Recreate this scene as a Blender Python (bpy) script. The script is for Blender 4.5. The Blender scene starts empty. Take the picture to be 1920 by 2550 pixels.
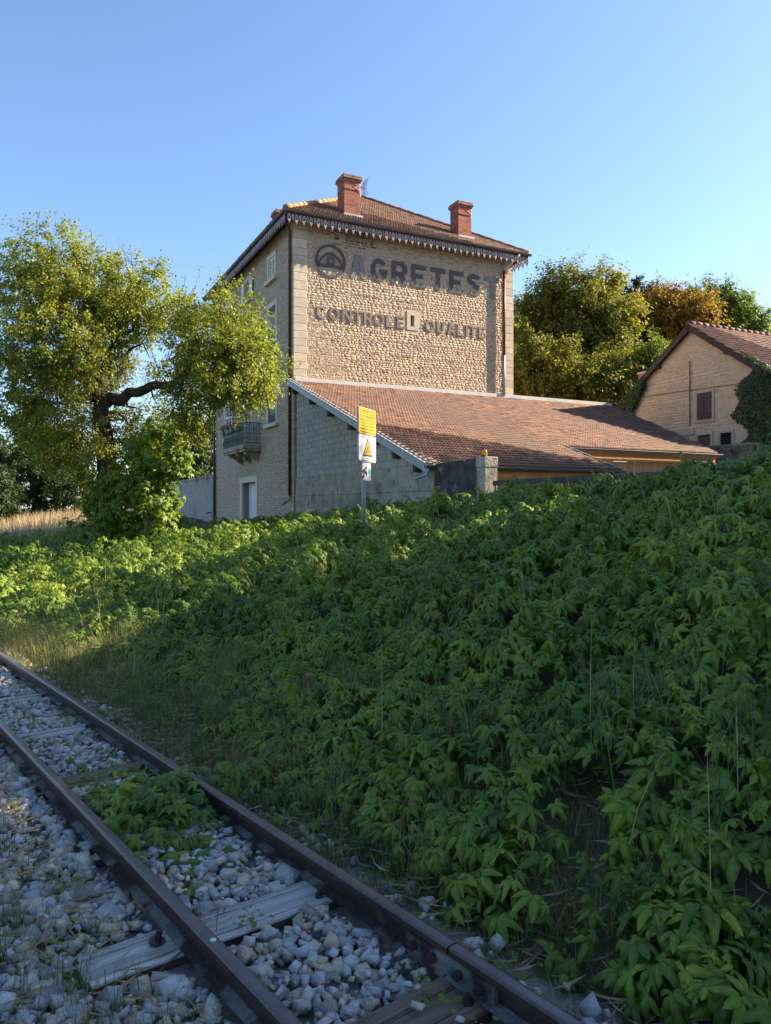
import bpy, bmesh, math, random
import numpy as np
from mathutils import Matrix, Vector

random.seed(7)
RNG = np.random.default_rng(7)
R = math.radians
scene = bpy.context.scene
COL = scene.collection

# ------------------------------------------------------------------ camera, sky, sun, exposure
EYE = 1.6                       # camera height; many heights below are given relative to the eye
cam_data = bpy.data.cameras.new('camera')
cam = bpy.data.objects.new('camera', cam_data)
COL.objects.link(cam)
cam.location = (0, 0, EYE)
cam.rotation_euler = (R(90), 0, 0)
cam_data.sensor_fit = 'AUTO'
cam_data.sensor_width = 36
cam_data.lens = 36 * 1850 / 2550
cam_data.shift_y = -10 / 2550
cam_data.clip_start = 0.05
cam_data.clip_end = 6000
scene.camera = cam

SUN_AZ, SUN_EL = 75.5, 32.0     # azimuth clockwise from the view direction (+Y)
world = bpy.data.worlds.new('World')
scene.world = world
world.use_nodes = True
wn = world.node_tree.nodes
sky = wn.new('ShaderNodeTexSky')
sky.sky_type = 'NISHITA'
sky.sun_disc = False
sky.sun_elevation = R(SUN_EL)
sky.sun_rotation = R(SUN_AZ)
sky.altitude = 250
sky.air_density = 1.0
sky.dust_density = 0.8
sky.ozone_density = 4.0
wn['Background'].inputs['Strength'].default_value = 0.077
world.node_tree.links.new(sky.outputs['Color'], wn['Background'].inputs['Color'])

sun_data = bpy.data.lights.new('sun', 'SUN')
sun_data.energy = 5.0
sun_data.angle = R(0.6)
sun_data.color = (1.0, 0.83, 0.62)
sun = bpy.data.objects.new('sun', sun_data)
COL.objects.link(sun)
SV = Vector((math.sin(R(SUN_AZ)) * math.cos(R(SUN_EL)), math.cos(R(SUN_AZ)) * math.cos(R(SUN_EL)), math.sin(R(SUN_EL))))
sun.rotation_euler = SV.to_track_quat('Z', 'Y').to_euler()
sun.location = SV * 60

vs = scene.view_settings
vs.view_transform = 'Standard'
vs.look = 'None'
vs.gamma = 1
vs.use_curve_mapping = False
vs.exposure = 1.95
cy = scene.cycles
cy.use_denoising = True
cy.max_bounces = 6
cy.diffuse_bounces = 3
cy.glossy_bounces = 2
cy.transmission_bounces = 3
cy.transparent_max_bounces = 6
cy.caustics_reflective = False
cy.caustics_refractive = False

# ------------------------------------------------------------------ helpers
def tag(o, label=None, cat=None, group=None, kind=None):
    if label: o['label'] = label
    if cat: o['category'] = cat
    if group: o['group'] = group
    if kind: o['kind'] = kind
    return o

def empty(name, loc=(0, 0, 0), rz=0.0, **kw):
    o = bpy.data.objects.new(name, None)
    COL.objects.link(o)
    o.location = loc
    o.rotation_euler = (0, 0, rz)
    o.empty_display_size = 0.2
    return tag(o, **kw)

def link(name, me, parent=None, **kw):
    o = bpy.data.objects.new(name, me)
    COL.objects.link(o)
    if parent is not None: o.parent = parent
    return tag(o, **kw)

def mesh_py(name, verts, faces, mat, smooth=False):
    me = bpy.data.meshes.new(name)
    me.from_pydata([tuple(v) for v in verts], [], [tuple(f) for f in faces])
    if mat: me.materials.append(mat)
    if smooth: me.shade_smooth()
    return me

def mesh_np(name, V, F, mat, smooth=False, rnd=None):
    V = np.asarray(V, np.float32); F = np.asarray(F, np.int32)
    me = bpy.data.meshes.new(name)
    k = F.shape[1]
    me.vertices.add(len(V)); me.vertices.foreach_set('co', V.ravel())
    me.loops.add(F.size); me.loops.foreach_set('vertex_index', F.ravel())
    me.polygons.add(len(F))
    me.polygons.foreach_set('loop_start', np.arange(0, F.size, k, dtype=np.int32))
    me.polygons.foreach_set('loop_total', np.full(len(F), k, np.int32))
    if rnd is not None:
        at = me.attributes.new('rnd', 'FLOAT', 'POINT')
        at.data.foreach_set('value', np.asarray(rnd, np.float32))
    if mat: me.materials.append(mat)
    me.update(calc_edges=True)
    me.validate()
    if smooth: me.shade_smooth()
    return me

class MB:
    """collects boxes, tubes, prisms; build() links them as one mesh"""
    def __init__(s): s.v = []; s.f = []
    def add(s, verts, faces):
        n = len(s.v); s.v += [tuple(v) for v in verts]; s.f += [tuple(i + n for i in f) for f in faces]; return s
    def box(s, x0, x1, y0, y1, z0, z1, M=None):
        vv = [Vector((x, y, z)) for z in (z0, z1) for x, y in ((x0, y0), (x1, y0), (x1, y1), (x0, y1))]
        if M is not None: vv = [M @ v for v in vv]
        return s.add(vv, [(3, 2, 1, 0), (4, 5, 6, 7), (0, 1, 5, 4), (1, 2, 6, 5), (2, 3, 7, 6), (3, 0, 4, 7)])
    def bar(s, p, q, w, h=None, up=(0, 0, 1)):
        p = Vector(p); q = Vector(q); d = (q - p); L = d.length; d.normalize(); h = h or w
        x = d.cross(Vector(up))
        if x.length < 1e-4: x = d.cross(Vector((1, 0, 0)))
        x.normalize(); y = x.cross(d)
        vv = []
        for o in (p, q):
            for a, b in ((-1, -1), (1, -1), (1, 1), (-1, 1)): vv.append(o + x * a * w / 2 + y * b * h / 2)
        return s.add(vv, [(3, 2, 1, 0), (4, 5, 6, 7), (0, 1, 5, 4), (1, 2, 6, 5), (2, 3, 7, 6), (3, 0, 4, 7)])
    def tube(s, pts, rad, n=8, cap=True):
        pts = [Vector(p) for p in pts]
        rads = rad if hasattr(rad, '__len__') else [rad] * len(pts)
        vv = []; ff = []
        prev = None
        for i, p in enumerate(pts):
            d = (pts[min(i + 1, len(pts) - 1)] - pts[max(i - 1, 0)]).normalized()
            x = (prev - d * prev.dot(d)) if prev is not None else d.cross(Vector((0.3, 0.2, 1)))
            if x.length < 1e-4: x = d.cross(Vector((1, 0, 0)))
            x.normalize(); prev = x; y = d.cross(x)
            for k in range(n):
                a = 2 * math.pi * k / n
                vv.append(p + (x * math.cos(a) + y * math.sin(a)) * rads[i])
        for i in range(len(pts) - 1):
            for k in range(n):
                a, b = i * n + k, i * n + (k + 1) % n
                ff.append((a, b, b + n, a + n))
        if cap:
            ff.append(tuple(range(n - 1, -1, -1))); ff.append(tuple(range((len(pts) - 1) * n, len(pts) * n)))
        return s.add(vv, ff)
    def extrude(s, prof, p, q, side, up):
        """2D profile (side, up) swept from p to q"""
        p = Vector(p); q = Vector(q); side = Vector(side); up = Vector(up); n = len(prof)
        vv = [o + side * a + up * b for o in (p, q) for a, b in prof]
        ff = [(k, (k + 1) % n, (k + 1) % n + n, k + n) for k in range(n)]
        ff += [tuple(range(n - 1, -1, -1)), tuple(range(n, 2 * n))]
        return s.add(vv, ff)
    def build(s, name, mat, parent=None, smooth=False, **kw):
        return link(name, mesh_py(name, s.v, s.f, mat, smooth), parent, **kw)

def box(name, mat, parent, x0, x1, y0, y1, z0, z1, bevel=0.0, **kw):
    o = MB().box(x0, x1, y0, y1, z0, z1).build(name, mat, parent, **kw)
    if bevel:
        m = o.modifiers.new('bevel', 'BEVEL'); m.width = bevel; m.segments = 1
    return o

# value noise -------------------------------------------------------
_NT = np.random.default_rng(99).random((256, 256))
def vnoise(x, y):
    x = np.asarray(x, float); y = np.asarray(y, float)
    xi = np.floor(x).astype(int); yi = np.floor(y).astype(int)
    fx = x - xi; fy = y - yi
    fx = fx * fx * (3 - 2 * fx); fy = fy * fy * (3 - 2 * fy)
    g = lambda a, b: _NT[a % 256, b % 256]
    return (g(xi, yi) * (1 - fx) + g(xi + 1, yi) * fx) * (1 - fy) + (g(xi, yi + 1) * (1 - fx) + g(xi + 1, yi + 1) * fx) * fy
def fbm(x, y, o=3):
    s = 0; a = 1; t = 0
    for i in range(o):
        s = s + a * vnoise(np.asarray(x) * 2 ** i + 17 * i, np.asarray(y) * 2 ** i + 31 * i); t += a; a *= .5
    return s / t

# ------------------------------------------------------------------ materials
def nt_of(name):
    m = bpy.data.materials.new(name); m.use_nodes = True
    nt = m.node_tree
    return m, nt, nt.nodes, nt.links, nt.nodes['Principled BSDF']

def rand_node(N, L):
    """0..1 per piece: object random plus the per-piece attribute 'rnd'"""
    oi = N.new('ShaderNodeObjectInfo'); at = N.new('ShaderNodeAttribute'); at.attribute_name = 'rnd'
    ad = N.new('ShaderNodeMath'); ad.operation = 'ADD'
    L.new(oi.outputs['Random'], ad.inputs[0]); L.new(at.outputs['Fac'], ad.inputs[1])
    fr = N.new('ShaderNodeMath'); fr.operation = 'FRACT'; L.new(ad.outputs[0], fr.inputs[0])
    return fr.outputs[0]

def ramp(N, stops, interp='LINEAR'):
    r = N.new('ShaderNodeValToRGB'); cr = r.color_ramp; cr.interpolation = interp
    while len(cr.elements) < len(stops): cr.elements.new(0.5)
    for e, (p, c) in zip(cr.elements, stops):
        e.position = p; e.color = (*c, 1) if len(c) == 3 else c
    return r

def pmat(name, c1, c2, scale=4, rough=.85, bump=.3, bscale=None, rnd=0.0, stretch=(1, 1, 1), stain=None, metallic=0, spec=.3, coord='Object', piece=None, lichen=None, bdist=.02):
    """two-tone noise, optional per-piece colour ramp, a stain (colour, scale, threshold, width) and fine relief"""
    m, nt, N, L, P = nt_of(name)
    tc = N.new('ShaderNodeTexCoord'); mp = N.new('ShaderNodeMapping'); mp.inputs['Scale'].default_value = stretch
    if coord == 'World':
        ge = N.new('ShaderNodeNewGeometry'); L.new(ge.outputs['Position'], mp.inputs['Vector'])
    else:
        L.new(tc.outputs[coord], mp.inputs['Vector'])
    vec = mp.outputs[0]
    rn = rand_node(N, L) if (rnd or piece) else None
    if rn is not None and coord == 'Object':
        ml = N.new('ShaderNodeMath'); ml.operation = 'MULTIPLY'; ml.inputs[1].default_value = 37; L.new(rn, ml.inputs[0])
        va = N.new('ShaderNodeVectorMath'); va.operation = 'ADD'; L.new(vec, va.inputs[0]); L.new(ml.outputs[0], va.inputs[1]); vec = va.outputs[0]
    nz = N.new('ShaderNodeTexNoise'); nz.inputs['Scale'].default_value = scale; nz.inputs['Detail'].default_value = 7; nz.inputs['Roughness'].default_value = .65
    L.new(vec, nz.inputs['Vector'])
    r = ramp(N, [(.32, c1), (.68, c2)]); L.new(nz.outputs['Fac'], r.inputs[0])
    col = r.outputs[0]
    if piece:
        pr = ramp(N, piece); L.new(rn, pr.inputs[0])
        mx = N.new('ShaderNodeMix'); mx.data_type = 'RGBA'; mx.blend_type = 'MULTIPLY'; mx.inputs[0].default_value = 1
        L.new(col, mx.inputs[6]); L.new(pr.outputs[0], mx.inputs[7]); col = mx.outputs[2]
    elif rnd:
        mr = N.new('ShaderNodeMapRange'); mr.inputs[3].default_value = 1 - rnd; mr.inputs[4].default_value = 1 + rnd; L.new(rn, mr.inputs[0])
        mx = N.new('ShaderNodeMix'); mx.data_type = 'RGBA'; mx.blend_type = 'MULTIPLY'; mx.inputs[0].default_value = 1
        L.new(col, mx.inputs[6]); L.new(mr.outputs[0], mx.inputs[7]); col = mx.outputs[2]
    for st in ([stain] if stain and not isinstance(stain, list) else (stain or [])):
        sc, ss, th, wd = st
        n2 = N.new('ShaderNodeTexNoise'); n2.inputs['Scale'].default_value = ss; n2.inputs['Detail'].default_value = 5
        g2 = N.new('ShaderNodeNewGeometry'); L.new(g2.outputs['Position'], n2.inputs['Vector'])
        r2 = ramp(N, [(th, (0, 0, 0)), (min(th + wd, 1), (1, 1, 1))]); L.new(n2.outputs['Fac'], r2.inputs[0])
        mx = N.new('ShaderNodeMix'); mx.data_type = 'RGBA'; L.new(r2.outputs[0], mx.inputs[0]); L.new(col, mx.inputs[6]); mx.inputs[7].default_value = (*sc, 1)
        col = mx.outputs[2]
    L.new(col, P.inputs['Base Color'])
    P.inputs['Roughness'].default_value = rough; P.inputs['Metallic'].default_value = metallic
    P.inputs['Specular IOR Level'].default_value = spec
    if bump:
        nb = N.new('ShaderNodeTexNoise'); nb.inputs['Scale'].default_value = bscale or scale * 6; nb.inputs['Detail'].default_value = 6
        L.new(vec, nb.inputs['Vector'])
        b = N.new('ShaderNodeBump'); b.inputs['Strength'].default_value = bump; b.inputs['Distance'].default_value = bdist
        L.new(nb.outputs['Fac'], b.inputs['Height']); L.new(b.outputs[0], P.inputs['Normal'])
    return m

def leafmat(name, stops, trans=.35, rough=.5, patch=None, spec=.35, tint=(1.1, 1.25, .45), rib=False):
    """leaf: colour from the per-leaf random, patches over metres, some light through the blade"""
    m, nt, N, L, P = nt_of(name)
    rn = rand_node(N, L)
    ge = N.new('ShaderNodeNewGeometry')
    nz = N.new('ShaderNodeTexNoise'); nz.inputs['Scale'].default_value = patch or 1.0; nz.inputs['Detail'].default_value = 2
    L.new(ge.outputs['Position'], nz.inputs['Vector'])
    a = N.new('ShaderNodeMath'); a.operation = 'MULTIPLY_ADD'; a.inputs[1].default_value = .55
    mr = N.new('ShaderNodeMapRange'); mr.inputs[1].default_value = .3; mr.inputs[2].default_value = .7; mr.inputs[3].default_value = 0; mr.inputs[4].default_value = .45
    L.new(nz.outputs['Fac'], mr.inputs[0]); L.new(rn, a.inputs[0]); L.new(mr.outputs[0], a.inputs[2])
    r = ramp(N, stops); L.new(a.outputs[0], r.inputs[0])
    base = r.outputs[0]
    if rib:   # paler midrib, darker blade edge, faint mottling
        ra = N.new('ShaderNodeAttribute'); ra.attribute_name = 'rib'
        rr = ramp(N, [(0, (.72, .76, .72)), (.55, (1, 1, 1)), (.86, (1.05, 1.03, 1.0)), (1, (1.9, 1.55, 1.7))]); L.new(ra.outputs['Fac'], rr.inputs[0])
        m2 = N.new('ShaderNodeMix'); m2.data_type = 'RGBA'; m2.blend_type = 'MULTIPLY'; m2.inputs[0].default_value = 1
        L.new(base, m2.inputs[6]); L.new(rr.outputs[0], m2.inputs[7]); base = m2.outputs[2]
        nf = N.new('ShaderNodeTexNoise'); nf.inputs['Scale'].default_value = 70; nf.inputs['Detail'].default_value = 4; L.new(ge.outputs['Position'], nf.inputs['Vector'])
        rf_ = ramp(N, [(.3, (.78, .8, .78)), (.7, (1.18, 1.15, 1.1))]); L.new(nf.outputs['Fac'], rf_.inputs[0])
        m3 = N.new('ShaderNodeMix'); m3.data_type = 'RGBA'; m3.blend_type = 'MULTIPLY'; m3.inputs[0].default_value = 1
        L.new(base, m3.inputs[6]); L.new(rf_.outputs[0], m3.inputs[7]); base = m3.outputs[2]
        bp = N.new('ShaderNodeBump'); bp.inputs['Strength'].default_value = .35; bp.inputs['Distance'].default_value = .01; L.new(nf.outputs['Fac'], bp.inputs['Height']); L.new(bp.outputs[0], P.inputs['Normal'])
    L.new(base, P.inputs['Base Color']); P.inputs['Roughness'].default_value = rough; P.inputs['Specular IOR Level'].default_value = spec
    tr = N.new('ShaderNodeBsdfTranslucent')
    mx = N.new('ShaderNodeMix'); mx.data_type = 'RGBA'; mx.blend_type = 'MULTIPLY'; mx.inputs[0].default_value = 1
    L.new(r.outputs[0], mx.inputs[6]); mx.inputs[7].default_value = (*tint, 1)
    L.new(mx.outputs[2], tr.inputs['Color'])
    ms = N.new('ShaderNodeMixShader'); ms.inputs[0].default_value = trans
    L.new(P.outputs[0], ms.inputs[1]); L.new(tr.outputs[0], ms.inputs[2]); L.new(ms.outputs[0], N['Material Output'].inputs['Surface'])
    return m

def flat(name, c, rough=.6, metallic=0, spec=.3):
    m, nt, N, L, P = nt_of(name)
    nz = N.new('ShaderNodeTexNoise'); nz.inputs['Scale'].default_value = 9; nz.inputs['Detail'].default_value = 4
    tc = N.new('ShaderNodeTexCoord'); L.new(tc.outputs['Object'], nz.inputs['Vector'])
    r = ramp(N, [(.3, tuple(x * .82 for x in c)), (.7, tuple(min(1, x * 1.1) for x in c))]); L.new(nz.outputs['Fac'], r.inputs[0])
    L.new(r.outputs[0], P.inputs['Base Color'])
    P.inputs['Roughness'].default_value = rough; P.inputs['Metallic'].default_value = metallic; P.inputs['Specular IOR Level'].default_value = spec
    return m

M = {}
M['stone'] = pmat('limestone_rubble', (.43, .325, .235), (.62, .485, .37), 6, .92, 1.0, 24, piece=[(0, (.62, .58, .54)), (.3, (.88, .86, .82)), (.8, (1.05, 1.02, .97)), (.93, (1.12, .96, .72)), (1, (.75, .75, .78))], stain=((.05, .045, .042), .55, .72, .12), bdist=.07)
M['stone_grey'] = pmat('limestone_rubble_left', (.40, .34, .25), (.56, .49, .37), 7, .92, .9, 17, piece=[(0, (.62, .60, .58)), (.3, (.88, .87, .85)), (.8, (1.05, 1.03, 1.0)), (1, (.8, .8, .82))], bdist=.03)
M['mortar'] = pmat('lime_mortar', (.36, .29, .20), (.50, .41, .29), 11, .95, .9, 40, bdist=.03)
M['bed_joint'] = pmat('bed_joint_mortar', (.46, .39, .29), (.58, .50, .38), 9, .95, .4, 50)
M['mossy_stone'] = pmat('mossy_rubble', (.13, .115, .085), (.26, .23, .18), 7, .95, .9, 17, rnd=.25, stain=((.05, .055, .03), 2, .55, .1))
M['barn_stone'] = pmat('barn_rubble', (.54, .385, .255), (.68, .50, .345), 5, .95, .9, 20, piece=[(0, (.84, .82, .8)), (.5, (.98, .98, .97)), (1, (1.08, 1.06, 1.02))])
M['barn_mortar'] = pmat('barn_mortar', (.52, .38, .26), (.64, .48, .335), 6, .95, .5, 40)
M['ashlar'] = pmat('dressed_stone', (.42, .35, .25), (.55, .47, .35), 5, .9, .45, 45, rnd=.13)
M['tan_stone'] = pmat('tan_dressed_stone', (.44, .35, .25), (.55, .45, .33), 4, .9, .4, 40, rnd=.06)
M['pale_stone'] = pmat('pale_dressed_stone', (.52, .47, .38), (.64, .59, .5), 4, .88, .3, 40, rnd=.06)
M['balcony_stone'] = pmat('balcony_stone', (.24, .21, .17), (.42, .36, .28), 4, .9, .4, 30, stain=((.05, .045, .04), 3.0, .55, .1))
M['block'] = pmat('concrete_block', (.29, .295, .27), (.41, .41, .38), 5, .95, .5, 60, rnd=.10)
M['block_joint'] = pmat('block_joint', (.21, .22, .205), (.29, .30, .28), 12, .95, .3)
M['concrete'] = pmat('rough_concrete', (.23, .21, .175), (.42, .385, .32), 2.2, .95, .9, 24, stain=[((.14, .13, .115), .9, .55, .16), ((.12, .11, .10), 5, .62, .06)])
M['dark_concrete'] = pmat('blackened_concrete', (.022, .022, .021), (.09, .089, .084), 3, .95, .8, 20, stain=((.20, .195, .18), 4.0, .62, .10))
M['garden_wall'] = pmat('grey_render', (.25, .235, .22), (.36, .34, .31), 1.5, .95, .5, 30, stain=((.13, .12, .11), .8, .55, .2))
M['tile'] = pmat('red_roof_tile', (.165, .098, .068), (.255, .155, .112), 9, .85, .35, 40, piece=[(0, (.45, .43, .45)), (.25, (.78, .74, .76)), (.75, (1.08, 1.02, .97)), (1, (1.45, 1.2, .95))], stain=[((.16, .10, .075), .35, .40, .30), ((.50, .27, .06), 1.5, .685, .05)])
M['tile_brown'] = pmat('brown_roof_tile', (.14, .085, .058), (.23, .14, .10), 9, .85, .35, 40, piece=[(0, (.55, .55, .55)), (.5, (.95, .9, .9)), (1, (1.2, 1.1, .95))])
M['tile_dark'] = pmat('dark_roof_tile', (.13, .075, .06), (.22, .125, .10), 9, .88, .35, 40, piece=[(0, (.55, .55, .6)), (.5, (.95, .9, .92)), (1, (1.3, 1.1, 1.0))])
M['tile_orange'] = pmat('orange_hip_tile', (.34, .16, .075), (.46, .24, .12), 6, .85, .3, 30, rnd=.15)
M['brick'] = pmat('red_brick', (.27, .105, .07), (.38, .165, .115), 12, .9, .4, 60, piece=[(0, (.7, .68, .68)), (.5, (1, 1, 1)), (1, (1.2, 1.1, 1.05))])
M['brick_joint'] = pmat('brick_joint', (.36, .22, .15), (.44, .28, .2), 14, .95, .3)
M['cap'] = pmat('chimney_cap', (.22, .13, .085), (.36, .2, .13), 6, .95, .6, 30, stain=((.10, .085, .06), 4, .55, .1))
M['zinc'] = pmat('zinc', (.24, .27, .30), (.34, .37, .40), 3, .55, .08, 12, metallic=.35, spec=.5)
M['zinc_dark'] = pmat('weathered_zinc', (.075, .08, .083), (.13, .135, .13), 3, .55, .1, 12, metallic=.3, spec=.5)
M['white_edge'] = pmat('painted_flashing', (.46, .455, .43), (.58, .57, .54), 4, .5, .1, 20)
M['pipe_brown'] = flat('brown_pipe_paint', (.075, .028, .022), .45)
M['pipe_red'] = flat('red_pipe_paint', (.16, .035, .02), .45)
M['pipe_cream'] = flat('cream_pipe_paint', (.55, .48, .36), .5)
M['soffit'] = pmat('soffit_board', (.10, .05, .036), (.17, .09, .065), 6, .8, .2, 30, stretch=(1, .15, 1))
M['lambrequin'] = pmat('faded_eave_board', (.20, .17, .17), (.38, .34, .345), 9, .85, .3, 40, rnd=.2)
M['letter'] = pmat('blackened_letter_wood', (.022, .019, .023), (.15, .138, .148), 9, .8, .4, 30, stretch=(6, 6, .35), rnd=.12)
M['letter_worn_or_lit'] = pmat('worn_or_sunlit_letter_wood', (.07, .065, .07), (.34, .32, .32), 9, .85, .4, 30, stretch=(6, 6, .35))  # worn grey for the A; on the last T it paints in sunlight
M['letter_faded'] = pmat('faded_letter_wood', (.13, .10, .088), (.33, .26, .225), 9, .85, .4, 30, stretch=(6, 6, .4), rnd=.15)
M['white_paint'] = pmat('white_shutter_paint', (.56, .55, .52), (.68, .67, .63), 6, .6, .15, 40)
M['door_paint'] = pmat('pale_blue_door', (.52, .56, .60), (.62, .66, .69), 3, .55, .1, 20)
M['reveal'] = pmat('reveal_render', (.24, .19, .14), (.32, .26, .2), 4, .9, .3)
M['iron'] = pmat('painted_iron', (.016, .022, .022), (.03, .04, .038), 8, .5, .1, 30)
M['iron_green'] = pmat('green_painted_iron', (.05, .085, .075), (.10, .14, .12), 10, .6, .2, 30)
M['gate'] = pmat('anthracite_gate', (.018, .021, .027), (.03, .034, .042), 6, .45, .05)
M['pot'] = flat('grey_pot', (.23, .24, .22), .7)
M['wood'] = pmat('new_timber', (.44, .20, .075), (.56, .29, .12), 5, .7, .2, 30, stretch=(1, 1, .3), rnd=.12)
M['plank'] = pmat('pale_board', (.36, .25, .13), (.50, .36, .20), 6, .75, .25, 30, stretch=(4, 4, .25), rnd=.16)
M['old_wood'] = pmat('old_shutter_wood', (.085, .048, .042), (.17, .105, .09), 8, .85, .4, 30, stretch=(5, 5, .35), rnd=.2)
M['beam'] = pmat('dark_beam', (.05, .032, .028), (.11, .07, .055), 8, .85, .3, 30)
M['void'] = flat('dark_interior', (.012, .012, .013), .9)
m, nt, N, L, P = nt_of('window_glass'); P.inputs['Base Color'].default_value = (.03, .035, .04, 1); P.inputs['Roughness'].default_value = .06; P.inputs['Specular IOR Level'].default_value = .7; M['glass'] = m
M['rail'] = pmat('rusted_rail', (.018, .011, .010), (.045, .028, .024), 7, .42, .2, 40, spec=.5, stain=((.09, .05, .035), 6, .63, .1))
M['rail_top'] = pmat('worn_rail_head', (.075, .058, .056), (.13, .105, .10), 6, .30, .1, 30, stretch=(1, 1, 1), metallic=.35, spec=.6)
M['rail_foot'] = pmat('lichened_rail_foot', (.06, .052, .047), (.18, .18, .165), 9, .95, .5, 60, stain=((.028, .02, .018), 5, .47, .08))
M['sleeper'] = pmat('weathered_sleeper', (.20, .19, .17), (.56, .55, .51), 6, .92, .7, 40, stretch=(.25, 4, 4), rnd=.15, bdist=.03)
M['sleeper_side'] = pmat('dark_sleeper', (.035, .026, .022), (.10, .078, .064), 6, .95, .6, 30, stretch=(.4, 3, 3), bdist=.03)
M['sleeper_brown'] = pmat('brown_sleeper', (.10, .075, .055), (.24, .19, .14), 6, .95, .7, 40, stretch=(.25, 5, 5), bdist=.03)
M['ballast'] = pmat('limestone_ballast', (.36, .357, .35), (.57, .565, .55), 14, .92, .6, 90, piece=[(0, (.58, .57, .56)), (.22, (.76, .78, .80)), (.42, (.92, .94, .96)), (.54, (1.05, 1.02, .96)), (.66, (1.05, .92, .70)), (.86, (.90, .76, .55)), (1, (.5, .46, .42))])
M['grit'] = pmat('grit_and_dust', (.15, .14, .125), (.30, .285, .26), 30, .97, .8, 120)
M['soil'] = pmat('dark_soil', (.05, .04, .027), (.12, .095, .065), 3, .97, .6, 20, coord='World')
M['straw'] = pmat('straw_ground', (.22, .16, .085), (.34, .26, .14), 2, .97, .6, 20, coord='World')
M['yard'] = pmat('yard_gravel', (.25, .23, .20), (.34, .32, .28), 8, .95, .4)
M['bark'] = pmat('bark', (.022, .017, .013), (.065, .05, .038), 6, .95, .8, 20, stretch=(1, 1, .4), bdist=.04)
M['vine'] = leafmat('creeper_leaf', [(0, (.044, .088, .017)), (.4, (.100, .176, .026)), (.75, (.19, .275, .034)), (.93, (.32, .34, .042)), (1, (.46, .39, .06))], 0.38, .42, .5, .30, (1.3, 1.3, .42), True)
M['vine_stem'] = flat('creeper_stem', (.09, .05, .03), .8)
M['tree_leaf'] = leafmat('fruit_tree_leaf', [(0, (.105, .145, .028)), (.45, (.21, .235, .04)), (.8, (.31, .30, .05)), (1, (.43, .34, .07))], .50, .5, .35, .4)
M['ivy_leaf'] = leafmat('trunk_ivy_leaf', [(0, (.08, .15, .022)), (.6, (.16, .24, .032)), (1, (.26, .30, .045))], .45, .45, .8, .4)
M['chest'] = leafmat('chestnut_leaf', [(0, (.085, .11, .022)), (.4, (.18, .18, .03)), (.75, (.30, .23, .035)), (1, (.40, .24, .04))], .45, .6, .12, .3)
M['chest_dark'] = leafmat('bronze_leaf', [(0, (.035, .035, .016)), (.6, (.075, .058, .024)), (1, (.15, .085, .03))], .3, .6, .15, .3)
M['gold'] = leafmat('golden_leaf', [(0, (.15, .11, .02)), (.5, (.30, .18, .026)), (1, (.46, .24, .035))], .35, .6, .15, .3)
M['green_leaf'] = leafmat('fresh_green_leaf', [(0, (.08, .13, .02)), (.6, (.17, .22, .03)), (1, (.26, .27, .04))], .35, .6, .15, .3)
M['hedge'] = leafmat('dark_hedge_leaf', [(0, (.024, .045, .015)), (.6, (.05, .08, .022)), (1, (.09, .12, .03))], .3, .6, .2, .3)
M['ivy'] = leafmat('wall_ivy_leaf', [(0, (.020, .048, .014)), (.6, (.04, .082, .02)), (.92, (.07, .115, .026)), (1, (.22, .12, .03))], .25, .45, .6, .4)
M['grass'] = leafmat('grass_blade', [(0, (.055, .105, .032)), (.4, (.10, .14, .045)), (.62, (.20, .175, .075)), (.85, (.36, .27, .13)), (1, (.42, .33, .19))], .3, .6, .8, .25, (1, 1.05, .6))
M['green_grass'] = leafmat('green_grass_blade', [(0, (.04, .095, .035)), (.6, (.075, .135, .05)), (.9, (.13, .17, .06)), (1, (.3, .26, .12))], .3, .6, .8, .25)
M['dry_grass'] = leafmat('dry_grass_blade', [(0, (.30, .22, .12)), (.6, (.46, .35, .20)), (1, (.55, .45, .29))], .3, .7, .4, .2, (1, .95, .7))
M['red_flower'] = flat('red_petal', (.45, .03, .03), .6)
M['lilac'] = flat('lilac_petal', (.55, .50, .72), .6)
M['sign_yellow'] = pmat('sign_yellow', (.46, .27, .012), (.53, .33, .02), 3, .45, .03)
M['sign_white'] = pmat('sign_white', (.56, .57, .585), (.64, .65, .66), 3, .45, .03)
M['sign_back'] = flat('sign_casing', (.30, .31, .33), .5, .3)
M['ink_black'] = flat('ink_black', (.015, .015, .015), .6)
M['ink_red'] = flat('ink_red', (.55, .04, .03), .6)
M['ink_orange'] = flat('ink_orange', (.60, .10, .015), .6)
M['ink_green'] = flat('ink_green', (.01, .28, .20), .6)
M['ink_grey'] = flat('ink_grey', (.22, .26, .34), .6)
M['amber'] = flat('amber_lens', (.85, .36, .01), .25, 0, .6)

# ------------------------------------------------------------------ place: house frame, track frame, ground
HX, HY, HROT = -3.45, 28.0, R(26.5)
D2 = np.array([math.cos(HROT), math.sin(HROT)]); D1 = np.array([-math.sin(HROT), math.cos(HROT)])
HZ = EYE - 1.0                                     # house ground
TH = R(-37.3)
TU = np.array([math.sin(TH), math.cos(TH)]); TN = np.array([math.cos(TH), -math.sin(TH)])
P_NEAR, P_FAR, GRADE = 1.18, 1.86, -0.03
def tz(t): return EYE - 1.55 + GRADE * np.clip(t, -6, 16)         # top of rail
def tp(p, t, dz=0.0):
    xy = TN * p + TU * t
    return Vector((xy[0], xy[1], float(tz(t)) + dz))
HM = Matrix.Translation((HX, HY, HZ)) @ Matrix.Rotation(HROT, 4, 'Z')
def house_xy(X, Y):
    dx = X - HX; dy = Y - HY
    return dx * D2[0] + dy * D2[1], dx * D1[0] + dy * D1[1]      # a, b

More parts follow.
